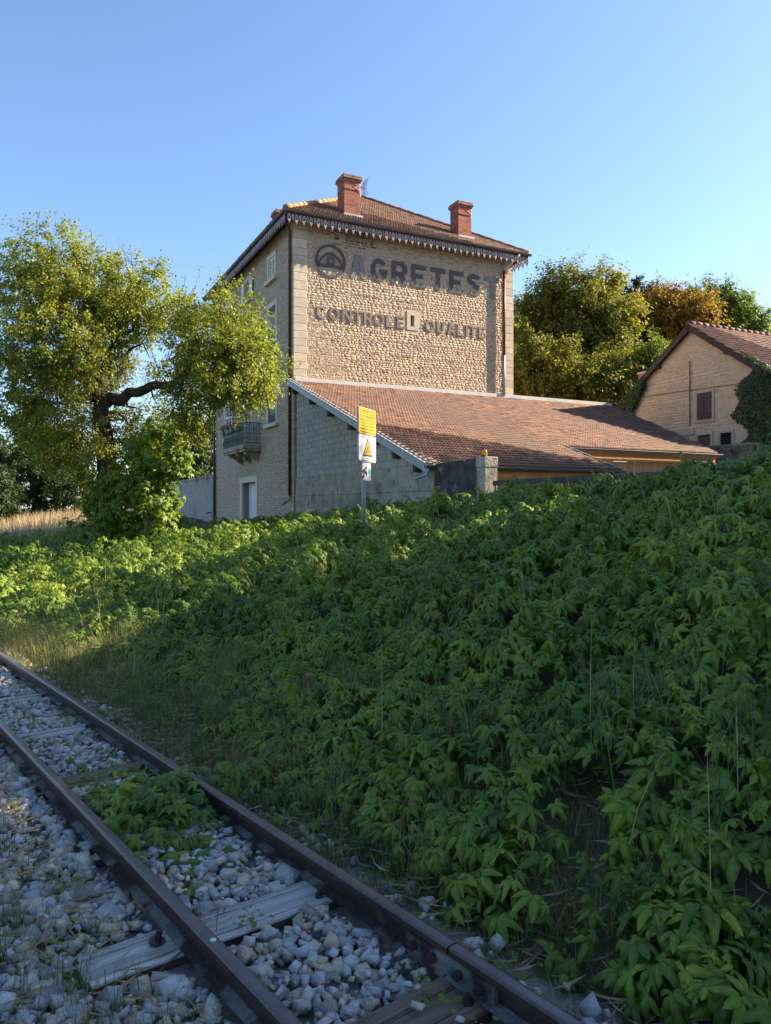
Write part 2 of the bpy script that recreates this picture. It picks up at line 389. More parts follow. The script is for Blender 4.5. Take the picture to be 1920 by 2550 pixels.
BED = -0.150                                        # ballast level below rail top
def ground(X, Y, bed=True):
    X = np.asarray(X, float); Y = np.asarray(Y, float)
    p = X * TN[0] + Y * TN[1]; t = X * TU[0] + Y * TU[1]
    a, b = house_xy(X, Y); q = -a; s = -b
    base = tz(t) + BED
    gl = EYE + np.interp(s, [-80, -30, -12, 0, 4, 8, 12, 14, 16, 18.5, 20, 21.5, 26, 60], [-.1, -.35, -.75, -.95, -.70, -.42, -.13, .0, .03, .11, .40, .62, .7, .7])
    A = np.clip(p - 2.35, 0, None); B = np.clip(q - .7, 0, None)
    f = A / (A + B + 1e-6)
    mm = np.interp(s, [2, 12], [1.9, 1.0])
    z = base + (gl - base) * (1 - (1 - f) ** mm)
    z = z + (fbm(X * .9, Y * .9) - .5) * .22 * np.clip(A, 0, 1)
    yard = np.clip((.25 - q) / .4, 0, 1) * np.clip((s + 1) / 1, 0, 1)
    z = z * (1 - yard) + (HZ - .02) * yard
    r = np.hypot(X, Y); w = np.clip((r - 90) / 120, 0, 1)
    z = z * (1 - w) + (EYE - .9) * w
    if bed:
        z = z - .07 * ((p > -.5) & (p < 2.25))
    z = np.where(p < -.5, z + .10 * np.clip(-p - .5, 0, 1.5) * (fbm(X * 1.5, Y * 1.5)), z)
    return z

gx = np.unique(np.concatenate([np.linspace(-14, 12, 131), np.linspace(-60, 60, 61), np.sign(np.linspace(-1, 1, 41)) * np.abs(np.linspace(-1, 1, 41)) ** 3 * 2500]))
gy = np.unique(np.concatenate([np.linspace(-3, 30, 166), np.linspace(-40, 110, 76), np.linspace(-1, 1, 41) ** 3 * 2500]))
GX, GY = np.meshgrid(gx, gy)
GZ = ground(GX, GY)
nx, ny = len(gx), len(gy)
idx = np.arange(nx * ny).reshape(ny, nx)
GF = np.stack([idx[:-1, :-1], idx[:-1, 1:], idx[1:, 1:], idx[1:, :-1]], -1).reshape(-1, 4)
link('ground', mesh_np('ground', np.stack([GX, GY, GZ], -1).reshape(-1, 3), GF, M['soil'], True), kind='structure')

# ballast bed: a low uneven shelf under the track
tt = np.linspace(-4, 40, 180); pp = np.linspace(-.75, 2.45, 33)
TT, PP = np.meshgrid(tt, pp)
BX = TN[0] * PP + TU[0] * TT; BY = TN[1] * PP + TU[1] * TT
edge = np.clip(np.minimum(PP + .75, 2.45 - PP) / .3, 0, 1)
BZ = tz(TT) + BED - .10 + .085 * edge + (fbm(BX * 5, BY * 5) - .5) * .03
bi = np.arange(TT.size).reshape(TT.shape)
BF = np.stack([bi[:-1, :-1], bi[:-1, 1:], bi[1:, 1:], bi[1:, :-1]], -1).reshape(-1, 4)
bed = link('ballast_bed', mesh_np('ballast_bed', np.stack([BX, BY, BZ], -1).reshape(-1, 3), BF, M['grit'], True), kind='structure')

# ------------------------------------------------------------------ pieces: the nearest as parts, the rest joined
def pieces(parent, PM, name, mat, items, limit=300, stuff='remaining_pieces', smooth=False):
    """items: list of (proto_id, verts, faces, Matrix or None); parent frame PM (world matrix)"""
    camv = np.array([0, 0, EYE])
    ds = []
    for pid, v, f, m4 in items:
        c = Vector(np.mean(np.asarray(v), 0)) if m4 is None else m4 @ Vector(np.mean(np.asarray(v), 0))
        w = PM @ c
        ds.append((w.x - camv[0]) ** 2 + (w.y - camv[1]) ** 2 + (w.z - camv[2]) ** 2)
    order = np.argsort(ds)
    cache = {}
    VV = []; FF = {}; RR = []; n0 = 0
    rr = np.random.default_rng(5).random(len(items))
    for rank, i in enumerate(order):
        pid, v, f, m4 = items[i]
        if rank < limit:
            if pid is not None and pid in cache: me = cache[pid]
            else:
                me = mesh_py(name, v, f, mat, smooth)
                if pid is not None: cache[pid] = me
            o = link(name, me, parent)
            if m4 is not None: o.matrix_basis = m4
        else:
            v = np.asarray(v, float)
            if m4 is not None:
                A = np.array(m4); v = v @ A[:3, :3].T + A[:3, 3]
            VV.append(v); RR.append(np.full(len(v), rr[i]))
            for q in f: FF.setdefault(len(q), []).append([k + n0 for k in q])
            n0 += len(v)
    if VV:
        F3 = list(FF.get(3, []))
        for q in FF.get(4, []): F3 += [[q[0], q[1], q[2]], [q[0], q[2], q[3]]]
        for k in FF:
            if k > 4:
                for q in FF[k]: F3 += [[q[0], q[j], q[j + 1]] for j in range(1, k - 1)]
        link(stuff, mesh_np(stuff, np.concatenate(VV), np.array(F3), mat, smooth, np.concatenate(RR)), parent, kind='stuff')

def rubble(W, H, seed, mapf, rowh=(.06, .125), colw=(.08, .27), holes=(), keep=None, depth=(.002, .007), u0=0.0, v0=0.0, gap=.007, beds=None):
    rg = random.Random(seed); out = []
    v = v0
    rows = []
    while v < v0 + H - .04:
        # lifts of two or three uneven rows between straight bed joints
        n = rg.choice((2, 3, 3, 4)); hs = [rg.uniform(*rowh) for _ in range(n)]
        for h in hs:
            if v + h > v0 + H: h = v0 + H - v
            if h > .03: rows.append((v, v + h))
            v += h
        if beds is not None: beds.append(v + .006)
        v += .012
    for (a0, a1) in rows:
        u = u0 - rg.uniform(0, .1)
        while u < u0 + W - .03:
            w = rg.uniform(*colw); b0, b1 = max(u, u0), min(u + w, u0 + W); u += w
            if b1 - b0 < .04: continue
            cu, cv = (b0 + b1) / 2, (a0 + a1) / 2
            if keep and not keep(cu, cv): continue
            if any(h[0] - .02 < b1 and b0 < h[1] + .02 and h[2] - .02 < a1 and a0 < h[3] + .02 for h in holes): continue
            g = gap; hw, hh = (b1 - b0) / 2 - g, (a1 - a0) / 2 - g
            j = lambda: rg.uniform(.86, 1.04)
            c = lambda: rg.uniform(.62, .95)
            pts = []; sk = rg.uniform(-.025, .025); wb = rg.uniform(-.014, .014); wt = rg.uniform(-.014, .014)
            for sx, sz in ((-1, -1), (0, -1), (1, -1), (1, 0), (1, 1), (0, 1), (-1, 1), (-1, 0)):
                k1 = c() if sx and sz else j(); k2 = c() if sx and sz else j()
                pts.append((cu + sx * hw * max(k1, .8 if sx and sz else 0), cv + sz * hh * max(k2, .8 if sx and sz else 0) + (wt if sz > 0 else wb) * (sx * .6)))
                pts[-1] = (pts[-1][0] + sk * sz, pts[-1][1])
            d = rg.uniform(*depth); tx, tv = rg.uniform(-.055, .055), rg.uniform(-.06, .06)
            vv = [mapf(x, -.004, z) for x, z in pts]
            for x, z in pts:
                x2, z2 = cu + (x - cu) * .93, cv + (z - cv) * .91
                vv.append(mapf(x2, max(.002, d + (x2 - cu) * tx + (z2 - cv) * tv + rg.uniform(-.0035, .0035)), z2))
            ox, oz = rg.uniform(-.3, .3) * hw, rg.uniform(-.3, .3) * hh
            vv.append(mapf(cu + ox, d + rg.uniform(-.004, .006), cv + oz))
            ff = [(k, (k + 1) % 8, (k + 1) % 8 + 8, k + 8) for k in range(8)] + [(k + 8, (k + 1) % 8 + 8, 16) for k in range(8)]
            out.append((None, vv, ff, None))
    return out

def sheet_with_holes(us, vs, holes, mapf):
    us = sorted(set(us) | {h[0] for h in holes} | {h[1] for h in holes}); vs_ = sorted(set(vs) | {h[2] for h in holes} | {h[3] for h in holes})
    V = []; F = []
    for i in range(len(us) - 1):
        for j in range(len(vs_) - 1):
            cu, cv = (us[i] + us[i + 1]) / 2, (vs_[j] + vs_[j + 1]) / 2
            if any(h[0] < cu < h[1] and h[2] < cv < h[3] for h in holes): continue
            n = len(V)
            V += [mapf(us[i], 0, vs_[j]), mapf(us[i + 1], 0, vs_[j]), mapf(us[i + 1], 0, vs_[j + 1]), mapf(us[i], 0, vs_[j + 1])]
            F.append((n, n + 1, n + 2, n + 3))
    return V, F

# ------------------------------------------------------------------ tiles
def tile_proto(w, L, lift=.046, roll=.026):
    prof = [(0, roll * .5), (.14 * w, roll), (.30 * w, 0), (.50 * w, roll * .25), (.64 * w, roll), (.80 * w, 0), (w, roll * .4)]
    V = []; n = len(prof)
    for x, z in prof: V.append((x, 0, z + lift))
    for x, z in prof: V.append((x, L * 1.12, z + .004))
    for x, z in prof: V.append((x, 0.0, 0.0))
    F = [(i, i + 1, i + 1 + n, i + n) for i in range(n - 1)] + [(i + 2 * n, i + 1 + 2 * n, i + 1, i) for i in range(n - 1)]
    return V, F

def tile_slope(parent, PM, mat, origin, ex, ey, width, length, inside, w=.22, L=.26, limit=300, seed=1, pname='roof_tile'):
    """origin at the low edge, ex along the eave, ey up the slope (unit, local frame)"""
    ex = Vector(ex).normalized(); ey = Vector(ey).normalized(); ez = ex.cross(ey)
    if ez.z < 0: ez = -ez
    V, F = tile_proto(w, L)
    rg = random.Random(seed)
    B = Matrix(((ex.x, ey.x, ez.x, 0), (ex.y, ey.y, ez.y, 0), (ex.z, ey.z, ez.z, 0), (0, 0, 0, 1)))
    items = []
    for r in range(int(length / L)):
        off = (r % 2) * w * .5
        for c in range(-1, int(width / w) + 1):
            u = c * w + off; v = r * L
            if not inside(u + w / 2, v + L / 2): continue
            p = Vector(origin) + ex * u + ey * v + ez * (.012 + rg.uniform(-.004, .006))
            m4 = Matrix.Translation(p) @ B @ Matrix.Rotation(rg.uniform(-.012, .012), 4, 'Z') @ Matrix.Rotation(rg.uniform(-.02, .02), 4, 'X')
            items.append((0, V, F, m4))
    pieces(parent, PM, pname, mat, items, limit, 'remaining_roof_tiles')

# ================================================================== MAIN HOUSE
house = empty('stone_house', (HX, HY, HZ), HROT, label='tall stone house with big wooden letters on its sunlit end wall and two red chimneys', cat='house')
HA, HB, HT = 10.06, 12.15, 11.95
# front wall (plane b=0): rubble between quoins
vent = (4.99, 5.16, 8.39, 8.84)
fmap = lambda u, d, v: (u, -d, v)
V, F = sheet_with_holes([0, HA], [-.6, HT], [vent], fmap)
wall_f = link('wall', mesh_py('wall', V, F, M['mortar']), house)
bf_, bl_ = [], []
pieces_front = rubble(9.02, 6.05, 3, fmap, beds=bf_, holes=[(4.80, 5.38, 8.22, 9.03)], u0=.54, v0=5.86)
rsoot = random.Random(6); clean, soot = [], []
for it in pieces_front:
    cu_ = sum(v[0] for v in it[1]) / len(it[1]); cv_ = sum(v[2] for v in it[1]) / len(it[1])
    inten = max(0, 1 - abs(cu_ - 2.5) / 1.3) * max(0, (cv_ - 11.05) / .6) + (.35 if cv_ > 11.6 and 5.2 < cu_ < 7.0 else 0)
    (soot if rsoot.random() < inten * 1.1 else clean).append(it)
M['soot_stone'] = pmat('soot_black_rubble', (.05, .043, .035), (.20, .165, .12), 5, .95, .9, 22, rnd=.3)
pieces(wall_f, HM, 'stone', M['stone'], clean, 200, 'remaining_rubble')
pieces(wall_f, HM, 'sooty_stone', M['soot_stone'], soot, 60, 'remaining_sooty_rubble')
# left wall (plane a=0)
WIN = {  # opening b0,b1,z0,z1
    'attic1': (2.22, 3.02, 10.34, 11.2), 'attic2': (5.68, 6.48, 10.34, 11.2), 'attic3': (9.1, 9.9, 10.34, 11.2),
    'mid1': (2.1, 3.12, 7.34, 9.2), 'mid2': (5.55, 6.57, 7.34, 9.2), 'mid3': (9.0, 10.0, 7.34, 9.2),
    'low1': (2.06, 3.1, 4.44, 6.4), 'low2': (5.5, 6.5, 3.72, 6.4), 'low3': (8.95, 10.0, 4.44, 6.4)}
DOOR = (4.87, 7.12, -.3, 2.15)
lmap = lambda u, d, v: (-d, u, v)
V, F = sheet_with_holes([0, HB], [-.6, HT], list(WIN.values()) + [DOOR], lmap)
wall_l = link('wall', mesh_py('wall', V, F, M['mortar']), house)
sur = [(h[0] - .19, h[1] + .19, h[2] - .2, h[3] + .2) for h in WIN.values()] + [(4.62, 7.42, -.6, 2.4)]
pl = rubble(11.8, 11.5, 4, lmap, holes=sur, u0=.32, v0=.42, rowh=(.06, .12), colw=(.09, .25), depth=(.003, .013), beds=bl_)
pieces(wall_l, HM, 'stone', M['stone_grey'], pl, 80, 'remaining_rubble')
def bed_joints(parent, mapf, beds, u0, u1, holes, seed):
    rg = random.Random(seed); mb = MB()
    for v in beds:
        u = u0
        while u < u1 - .05:
            e = min(u1, u + rg.uniform(.25, .7)); dv = rg.uniform(-.006, .006); h = rg.uniform(.007, .013)
            if not any(q[0] - .03 < e and u < q[1] + .03 and q[2] - .03 < v < q[3] + .03 for q in holes) and rg.random() < .9:
                d = rg.uniform(.006, .014)
                a_ = [mapf(u, -.01, v + dv - h), mapf(e + .01, -.01, v + dv - h), mapf(e + .01, -.01, v + dv + h), mapf(u, -.01, v + dv + h)]
                b_ = [mapf(u, d, v + dv - h * .6), mapf(e + .01, d, v + dv - h * .6), mapf(e + .01, d, v + dv + h * .6), mapf(u, d, v + dv + h * .6)]
                mb.add(a_ + b_, [(4, 5, 6, 7), (0, 1, 5, 4), (2, 3, 7, 6), (1, 2, 6, 5), (3, 0, 4, 7)])
            u = e
    mb.build('bed_joints', M['bed_joint'], parent, kind='stuff')
bed_joints(wall_f, fmap, bf_, .56, 9.54, [(4.80, 5.38, 8.22, 9.03)], 1)
bed_joints(wall_l, lmap, bl_, .34, 12.1, sur, 2)
# the two hidden walls and plinth
MB().box(HA - .03, HA, .03, HB, -.6, HT).box(.03, HA - .03, HB - .03, HB, -.6, HT).build('wall', M['mortar'], house)
pz = [.42]
for k in range(12):
    b0 = .32 + k * .98
    if 4.5 < b0 + .5 < 7.5: continue
    box('plinth_stone', M['ashlar'], wall_l, -.045, .02, b0 + .006, b0 + .974, -.5, .41, .008)
# quoins
z = -.4; k = 0
rq = random.Random(11)
while z < HT - .05:
    h = min(rq.uniform(.27, .36), HT - z)
    wa, wb = (.54, .30) if k % 2 else (.50, .31)
    box('quoin_stone', M['ashlar'], wall_f, -.03, wa, -.03, wb, z + .005, z + h - .005, .01)
    if z > 5:
        box('quoin_stone', M['ashlar'], wall_f, HA - (.50 if k % 2 else .46), HA + .03, -.03, .4, z + .005, z + h - .005, .01)
    z += h; k += 1
# vent
vf = MB().box(4.82, 4.99, -.02, .05, 8.24, 9.0).box(5.16, 5.36, -.02, .05, 8.24, 9.0).box(4.99, 5.16, -.02, .05, 8.84, 9.0).box(4.99, 5.16, -.02, .05, 8.24, 8.39).build('vent_window', M['ashlar'], house)
MB().box(4.985, 5.165, .22, .26, 8.38, 8.85).build('vent_recess', M['void'], vf)
MB().box(4.985, 5.0, .052, .22, 8.39, 8.84).box(5.15, 5.165, .052, .22, 8.39, 8.84).box(5.0, 5.15, .052, .22, 8.375, 8.39).build('vent_reveal', M['tan_stone'], vf)

# ---- windows of the left wall
def window(key, shut):
    b0, b1, z0, z1 = WIN[key]
    w = MB()
    w.box(-.05, .10, b0 - .17, b0, z0, z1).box(-.05, .10, b1, b1 + .17, z0, z1).box(-.053, .10, b0 - .17, b1 + .17, z1, z1 + .19)
    fr = w.build('window', M['pale_stone'], house)
    box('sill', M['pale_stone'], fr, -.16, .10, b0 - .30, b1 + .30, z0 - .15, z0, .01)
    MB().box(.10, .34, b0 - .01, b0 + .015, z0, z1).box(.10, .34, b1 - .015, b1 + .01, z0, z1).box(.10, .34, b0 + .015, b1 - .015, z1 - .015, z1 + .01).build('reveal', M['white_paint'], fr)
    if shut == 'louvre':
        for c0, c1 in ((b0 + .01, (b0 + b1) / 2 - .005), ((b0 + b1) / 2 + .005, b1 - .01)):
            s = MB(); zz = z1 - z0
            for x0, x1, y0, y1 in ((c0, c0 + .06, z0 + .01, z1 - .01), (c1 - .06, c1, z0 + .01, z1 - .01), (c0 + .06, c1 - .06, z0 + .01, z0 + .09), (c0 + .06, c1 - .06, z1 - .09, z1 - .01), (c0 + .06, c1 - .06, z0 + zz * .48, z0 + zz * .54)):
                s.box(-.02, .015, x0, x1, y0, y1)
            so = s.build('shutter', M['white_paint'], fr)
            n = 11
            sl = MB()
            for i in range(n):
                zc = z0 + .11 + (zz - .22) * (i + .5) / n
                if abs(zc - (z0 + zz * .51)) < .05: continue
                sl.box(-.025, .025, c0 + .06, c1 - .06, -.006, .006, Matrix.Translation((0, 0, zc)) @ Matrix.Rotation(R(38), 4, 'Y'))
            sl.build('louvre', M['white_paint'], so)
        MB().box(.06, .08, b0, b1, z0, z1).build('pane', M['void'], fr)
    else:
        MB().box(.30, .32, b0, b1, z0, z1).build('pane', M['glass'], fr)
        cs = MB(); mid = (b0 + b1) / 2
        for y in (b0, mid - .05, mid + .01, b1 - .06): cs.box(.25, .295, y + .005, y + .055, z0, z1)
        for zz in (z0, z0 + (z1 - z0) * .34, z0 + (z1 - z0) * .67, z1 - .05): cs.box(.252, .293, b0 + .06, mid - .05, zz, zz + .045).box(.252, .293, mid + .06, b1 - .06, zz, zz + .045)
        cs.build('casement', M['white_paint'], fr)
        if shut == 'open':
            for y0, y1 in ((b0 - .44, b0 - .02), (b1 + .02, b1 + .44)):
                s = MB().box(-.10, -.065, y0, y1, z0, z1); so = s.build('shutter', M['white_paint'], fr)
        if key in ('mid1', 'mid2', 'low1', 'low3'):
            g = MB().bar((-.03, b0, z0 + .36), (-.03, b1, z0 + .36), .025).bar((-.03, b0, z0 + .06), (-.03, b1, z0 + .06), .02)
            for i in range(8): y = b0 + (b1 - b0) * (i + .5) / 8; g.bar((-.03, y, z0 + .06), (-.03, y, z0 + .36), .016)
            for i in range(4):
                y = b0 + (b1 - b0) * (i + .5) / 4
                g.tube([(-.03, y + .08 * math.cos(a), z0 + .21 + .08 * math.sin(a)) for a in np.linspace(0, 2 * math.pi, 9)], .008, 4, False)
            g.build('window_guard', M['iron'], fr)
for k_, s_ in (('attic1', 'louvre'), ('attic2', 'open'), ('attic3', 'louvre'), ('mid1', 'glass'), ('mid2', 'glass'), ('mid3', 'louvre'), ('low1', 'glass'), ('low2', 'glass'), ('low3', 'louvre')):
    window(k_, s_)
# ---- door
df = MB().box(-.04, .06, 4.63, 4.87, -.4, 2.15).box(-.04, .06, 7.12, 7.41, -.4, 2.15).box(-.043, .06, 4.63, 7.41, 2.15, 2.39).build('door', M['pale_stone'], house)
MB().box(.06, .36, 7.10, 7.13, -.4, 2.15).box(.06, .36, 4.86, 4.89, -.4, 2.15).box(.06, .36, 4.89, 7.10, 2.13, 2.16).build('reveal', M['reveal'], df)
for y0, y1 in ((4.90, 5.62), (5.64, 7.09)):
    d = MB()
    n = max(2, int((y1 - y0) / .24)); w = (y1 - y0) / n
    for i in range(n): d.box(.30, .345, y0 + i * w + .003, y0 + (i + 1) * w - .003, -.35, 2.12)
    d.build('door_leaf', M['door_paint'], df)
MB().box(.355, .37, 4.88, 7.11, -.4, 2.14).build('door_shadow_gap', M['void'], df)

# ---- roof
OV = .5; K = .63; EZ = 12.02
a0, a1, b0, b1 = -OV, HA + OV, -OV, HB + OV
ha = (a1 - a0) / 2; ca = (a0 + a1) / 2
rz = EZ + K * ha
r1, r2 = b0 + ha, b1 - ha
V = [(a0, b0, EZ), (a1, b0, EZ), (a1, b1, EZ), (a0, b1, EZ), (ca, r1, rz), (ca, r2, rz)]
roof = link('roof', mesh_py('roof', V, [(0, 1, 4), (1, 2, 5, 4), (2, 3, 5), (3, 0, 4, 5)], M['tile_brown']), house)
sl = math.hypot(1, K)
tile_slope(roof, HM, M['tile_brown'], (a0, b0 - .04, EZ - .025), (1, 0, 0), (0, 1, K), a1 - a0, ha * sl, lambda u, v: v / sl * 1.0 < min(u, (a1 - a0) - u) + .05, limit=220, seed=2)
tile_slope(roof, HM, M['tile_brown'], (a0 - .04, b1, EZ - .025), (0, -1, 0), (1, 0, K), b1 - b0, ha * sl, lambda u, v: v / sl < min(u, (b1 - b0) - u) + .05, limit=0, seed=3)
for corner, col_, e in (((a0, b0), M['tile_orange'], 1), ((a1, b0), M['tile_brown'], 1)):
    p = Vector((*corner, EZ + .04)); q = Vector((ca, r1, rz + .06)); n = 17
    for i in range(n):
        s = p.lerp(q, i / n); t_ = p.lerp(q, (i + 1.12) / n)
        mb = MB().tube([s, t_], [.125, .105], 10)
        mb.build('hip_tile', col_, roof, True)
for i in range(6):
    s = Vector((ca, r1, rz + .06)).lerp(Vector((ca, r2, rz + .06)), i / 6); t_ = Vector((ca, r1, rz + .06)).lerp(Vector((ca, r2, rz + .06)), (i + 1.1) / 6)
    MB().tube([s, t_], [.125, .105], 10).build('ridge_tile', M['tile_orange'], roof, True)
# soffit and gutters
MB().box(a0 + .04, a1 - .04, b0 + .04, -.04, EZ - .05, EZ - .02).box(a0 + .04, -.04, -.037, b1 - .04, EZ - .05, EZ - .02).box(HA + .04, a1 - .04, -.037, b1 - .04, EZ - .05, EZ - .02).build('soffit', M['soffit'], roof)
MB().box(a0 + .055, a1 - .055, b0 + .055, b0 + .08, EZ - .15, EZ - .05).box(a0 + .055, a0 + .08, b0 + .083, b1 - .055, EZ - .15, EZ - .05).box(a1 - .08, a1 - .055, b0 + .083, b1 - .055, EZ - .20, EZ - .05).build('fascia', M['soffit'], roof)
def gutter(parent, p, q, out, mat, r=.075, name='gutter'):
    pr = [(math.cos(a) * r, math.sin(a) * r) for a in np.linspace(math.pi, 2 * math.pi, 9)]
    pr += [(x * .88, y * .88 + .002) for x, y in reversed(pr)]
    mb = MB().extrude(pr, p, q, out, (0, 0, 1))
    p_, q_ = Vector(p), Vector(q); o = Vector(out).normalized()
    mb.tube([p_ + o * r, q_ + o * r], .010, 6)
    return mb.build(name, mat, parent)
gutter(roof, (a0 - .09, b0 - .03, EZ - .03), (a1 + .09, b0 - .03, EZ - .03), (0, -1, 0), M['zinc_dark'])
gutter(roof, (a0 - .03, b0 - .10, EZ - .032), (a0 - .03, b1, EZ - .032), (-1, 0, 0), M['zinc_dark'])
# lambrequin pendants, alternately large and small, with a drilled hole
def pendant_mesh(w, h, r):
    out = [(-w * .22, 0), (w * .22, 0), (w * .5, -h * .30), (w * .40, -h * .55), (w * .12, -h * .82), (0, -h), (-w * .12, -h * .82), (-w * .40, -h * .55), (-w * .5, -h * .30)]
    n = len(out); cz = -h * .40
    hole = []
    for x, z in out:
        a = math.atan2(z - cz, x); hole.append((r * math.cos(a), cz + r * math.sin(a)))
    V = [(x, d, z) for d in (0, .02) for x, z in out] + [(x, d, z) for d in (0, .02) for x, z in hole]
    F = []
    for i in range(n):
        j = (i + 1) % n
        F += [(i, j, 2 * n + j, 2 * n + i), (n + j, n + i, 3 * n + i, 3 * n + j), (j, i, n + i, n + j), (2 * n + i, 2 * n + j, 3 * n + j, 3 * n + i)]
    return mesh_py('pendant', V, F, M['lambrequin'])
big, small = pendant_mesh(.165, .37, .034), pendant_mesh(.095, .24, .02)
lam = MB().box(a0 + .01, a1 - .01, b0 + .015, b0 + .045, EZ - .17, EZ - .06).box(a0 + .012, a0 + .042, b0 + .05, b1, EZ - .17, EZ - .06).box(a1 - .042, a1 - .012, b0 + .05, b0 + 1.2, EZ - .17, EZ - .06).build('eave_board', M['soffit'], roof)
n = 38
for i in range(n * 2):
    o = link('pendant', small if i % 2 else big, lam); o.location = (a0 + .14 + (a1 - a0 - .3) * i / (2 * n - 1), b0 - .008, EZ - .155)
n = 36
for i in range(n * 2):
    o = link('pendant', small if i % 2 else big, lam); o.location = (a0 - .008, b0 + .16 + 9.5 * i / (2 * n - 1), EZ - .155); o.rotation_euler = (0, 0, R(-90))
for i in range(8):
    o = link('pendant', small if i % 2 else big, lam); o.location = (a1 + .008, b0 + .12 + .15 * i, EZ - .155); o.rotation_euler = (0, 0, R(90))
# downpipes
pz_ = MB().tube([(a0 + .02, b0 + .2, EZ - .1), (-.12, .12, 11.45), (-.10, .20, 11.3), (-.10, .20, 1.44)], .055, 10).build('downpipe', M['pipe_brown'], house, True)
MB().tube([(-.10, .20, 1.46), (-.11, .20, 1.34), (-.42, .24, 1.12)], .06, 10).build('outlet_shoe', M['zinc'], pz_, True)
pr_ = MB().tube([(HA - .02, b0 - .03, EZ - .1), (HA - .10, b0, EZ - .22), (HA - .44, -.16, 11.38), (HA - .53, -.13, 11.25)], .05, 10).build('downpipe', M['pipe_cream'], house, True)
MB().tube([(HA - .53, -.13, 11.28), (HA - .53, -.13, 7.6)], .055, 10).build('upper_run', M['pipe_red'], pr_, True)
MB().tube([(HA - .53, -.13, 7.62), (HA - .53, -.13, 5.86)], .05, 10).build('lower_run', M['zinc'], pr_, True)
MB().tube([(-.12, 12.05, 11.8), (-.12, 12.05, -.4)], .06, 10).build('downpipe', M['zinc_dark'], house, True)

# ---- chimneys of bricks
def chimney(x0, x1, y0, y1, zb, zt, nparts, name='chimney'):
    core = MB().box(x0 + .012, x1 - .012, y0 + .012, y1 - .012, zb, zt - .02).build(name, M['brick_joint'], house)
    rows = []; z = zb; ch = .072
    zcap = zt - .24; zband = zcap - .34
    items = []; r = 0
    rg = random.Random(int(x0 * 10))
    while z < zcap:
        pr = .022 if abs(z - zband) < .04 else 0
        for side in range(4):
            L = (x1 - x0) if side < 2 else (y1 - y0)
            bl = .225; u = -(r % 2) * bl / 2
            while u < L - .02:
                u0, u1 = max(u, 0) + .004, min(u + bl, L) - .004; u += bl
                if u1 - u0 < .03: continue
                e = rg.uniform(0, .003) + pr
                if side == 0: bx_ = (x0 + u0, x0 + u1, y0 - e, y0 + .05)
                elif side == 1: bx_ = (x0 + u0, x0 + u1, y1 - .05, y1 + e)
                elif side == 2: bx_ = (x0 - e - .001, x0 + .05, y0 + u0 + .052 * (u0 < .06), y0 + u1 - .052 * (u1 > L - .06))
                else: bx_ = (x1 - .05, x1 + e + .001, y0 + u0 + .052 * (u0 < .06), y0 + u1 - .052 * (u1 > L - .06))
                if bx_[3] - bx_[2] < .02: continue
                mb = MB().box(*bx_, z + .004, z + ch - .004)
                items.append((None, mb.v, mb.f, None))
        z += ch; r += 1
    pieces(core, HM, 'brick', M['brick'], items, nparts, 'remaining_bricks')
    cp = MB().box(x0 - .035, x1 + .035, y0 - .035, y1 + .035, zcap + .002, zcap + .07).box(x0 - .075, x1 + .075, y0 - .075, y1 + .075, zcap + .072, zcap + .16)
    cp.box(x0 - .06, x1 + .06, y0 - .06, y1 + .06, zcap + .162, zt)
    o = cp.build('cap', M['cap'], core); bv = o.modifiers.new('bevel', 'BEVEL'); bv.width = .02; bv.segments = 2
    MB().box(x0 - .06, x1 + .06, y0 - .14, y0 - .03, zb + .0, zb + .14).build('lead_apron', M['zinc'], core)
chimney(2.20, 2.90, .32, 1.02, 12.45, 14.18, 130)
chimney(7.48, 8.14, .32, .98, 12.45, 14.10, 130)
chimney(.55, 1.05, 3.75, 4.3, 12.5, 13.72, 40)

# ---- balcony
bal = MB().box(-.78, 0, 4.12, 7.68, 3.52, 3.70).box(-.72, 0, 4.18, 7.62, 3.42, 3.517).build('balcony', M['balcony_stone'], house)
for yc in (4.55, 5.78, 7.05):
    pr = [(0, 0), (-.62, 0), (-.62, -.10), (-.52, -.16), (-.42, -.12), (-.34, -.18), (-.26, -.30), (-.14, -.34), (0, -.44)]
    n = len(pr); Vv = [(x, yc + dy, 3.418 + z_) for dy in (-.14, .14) for x, z_ in pr]
    Ff = [(k, (k + 1) % n, (k + 1) % n + n, k + n) for k in range(n)] + [tuple(range(n)), tuple(range(2 * n - 1, n - 1, -1))]
    link('corbel', mesh_py('corbel', Vv, Ff, M['balcony_stone']), bal)
RZ0, RZ1 = 3.72, 4.62
rl = MB()
for p, q in (((-.74, 4.16), (-.74, 7.64)), ((-.74, 4.16), (0, 4.16)), ((-.74, 7.64), (0, 7.64))):
    for zz, w in ((RZ1, .035), (RZ0 + .05, .025), (RZ0 + .45, .02)):
        rl.bar((*p, zz), (*q, zz), w)
rail_o = rl.build('railing', M['iron'], bal)
def baluster(x, y):
    mb = MB().bar((x, y, RZ0), (x, y, RZ1), .016)
    return mb.build('baluster', M['iron_green'], rail_o)
for i in range(33): baluster(-.74, 4.16 + 3.48 * i / 32)
for i in range(1, 7):
    baluster(-.74 + .74 * i / 7, 4.16); baluster(-.74 + .74 * i / 7, 7.64)
sc = MB()
for i in range(24):
    y = 4.23 + 3.48 * i / 24
    for zc, rr_ in ((RZ0 + .25, .075), (RZ0 + .66, .06), (RZ0 + .80, .05)):
        sc.tube([(-.755, y + rr_ * math.cos(a), zc + rr_ * math.sin(a)) for a in np.linspace(0, 2 * math.pi, 9)], .011, 4, False)
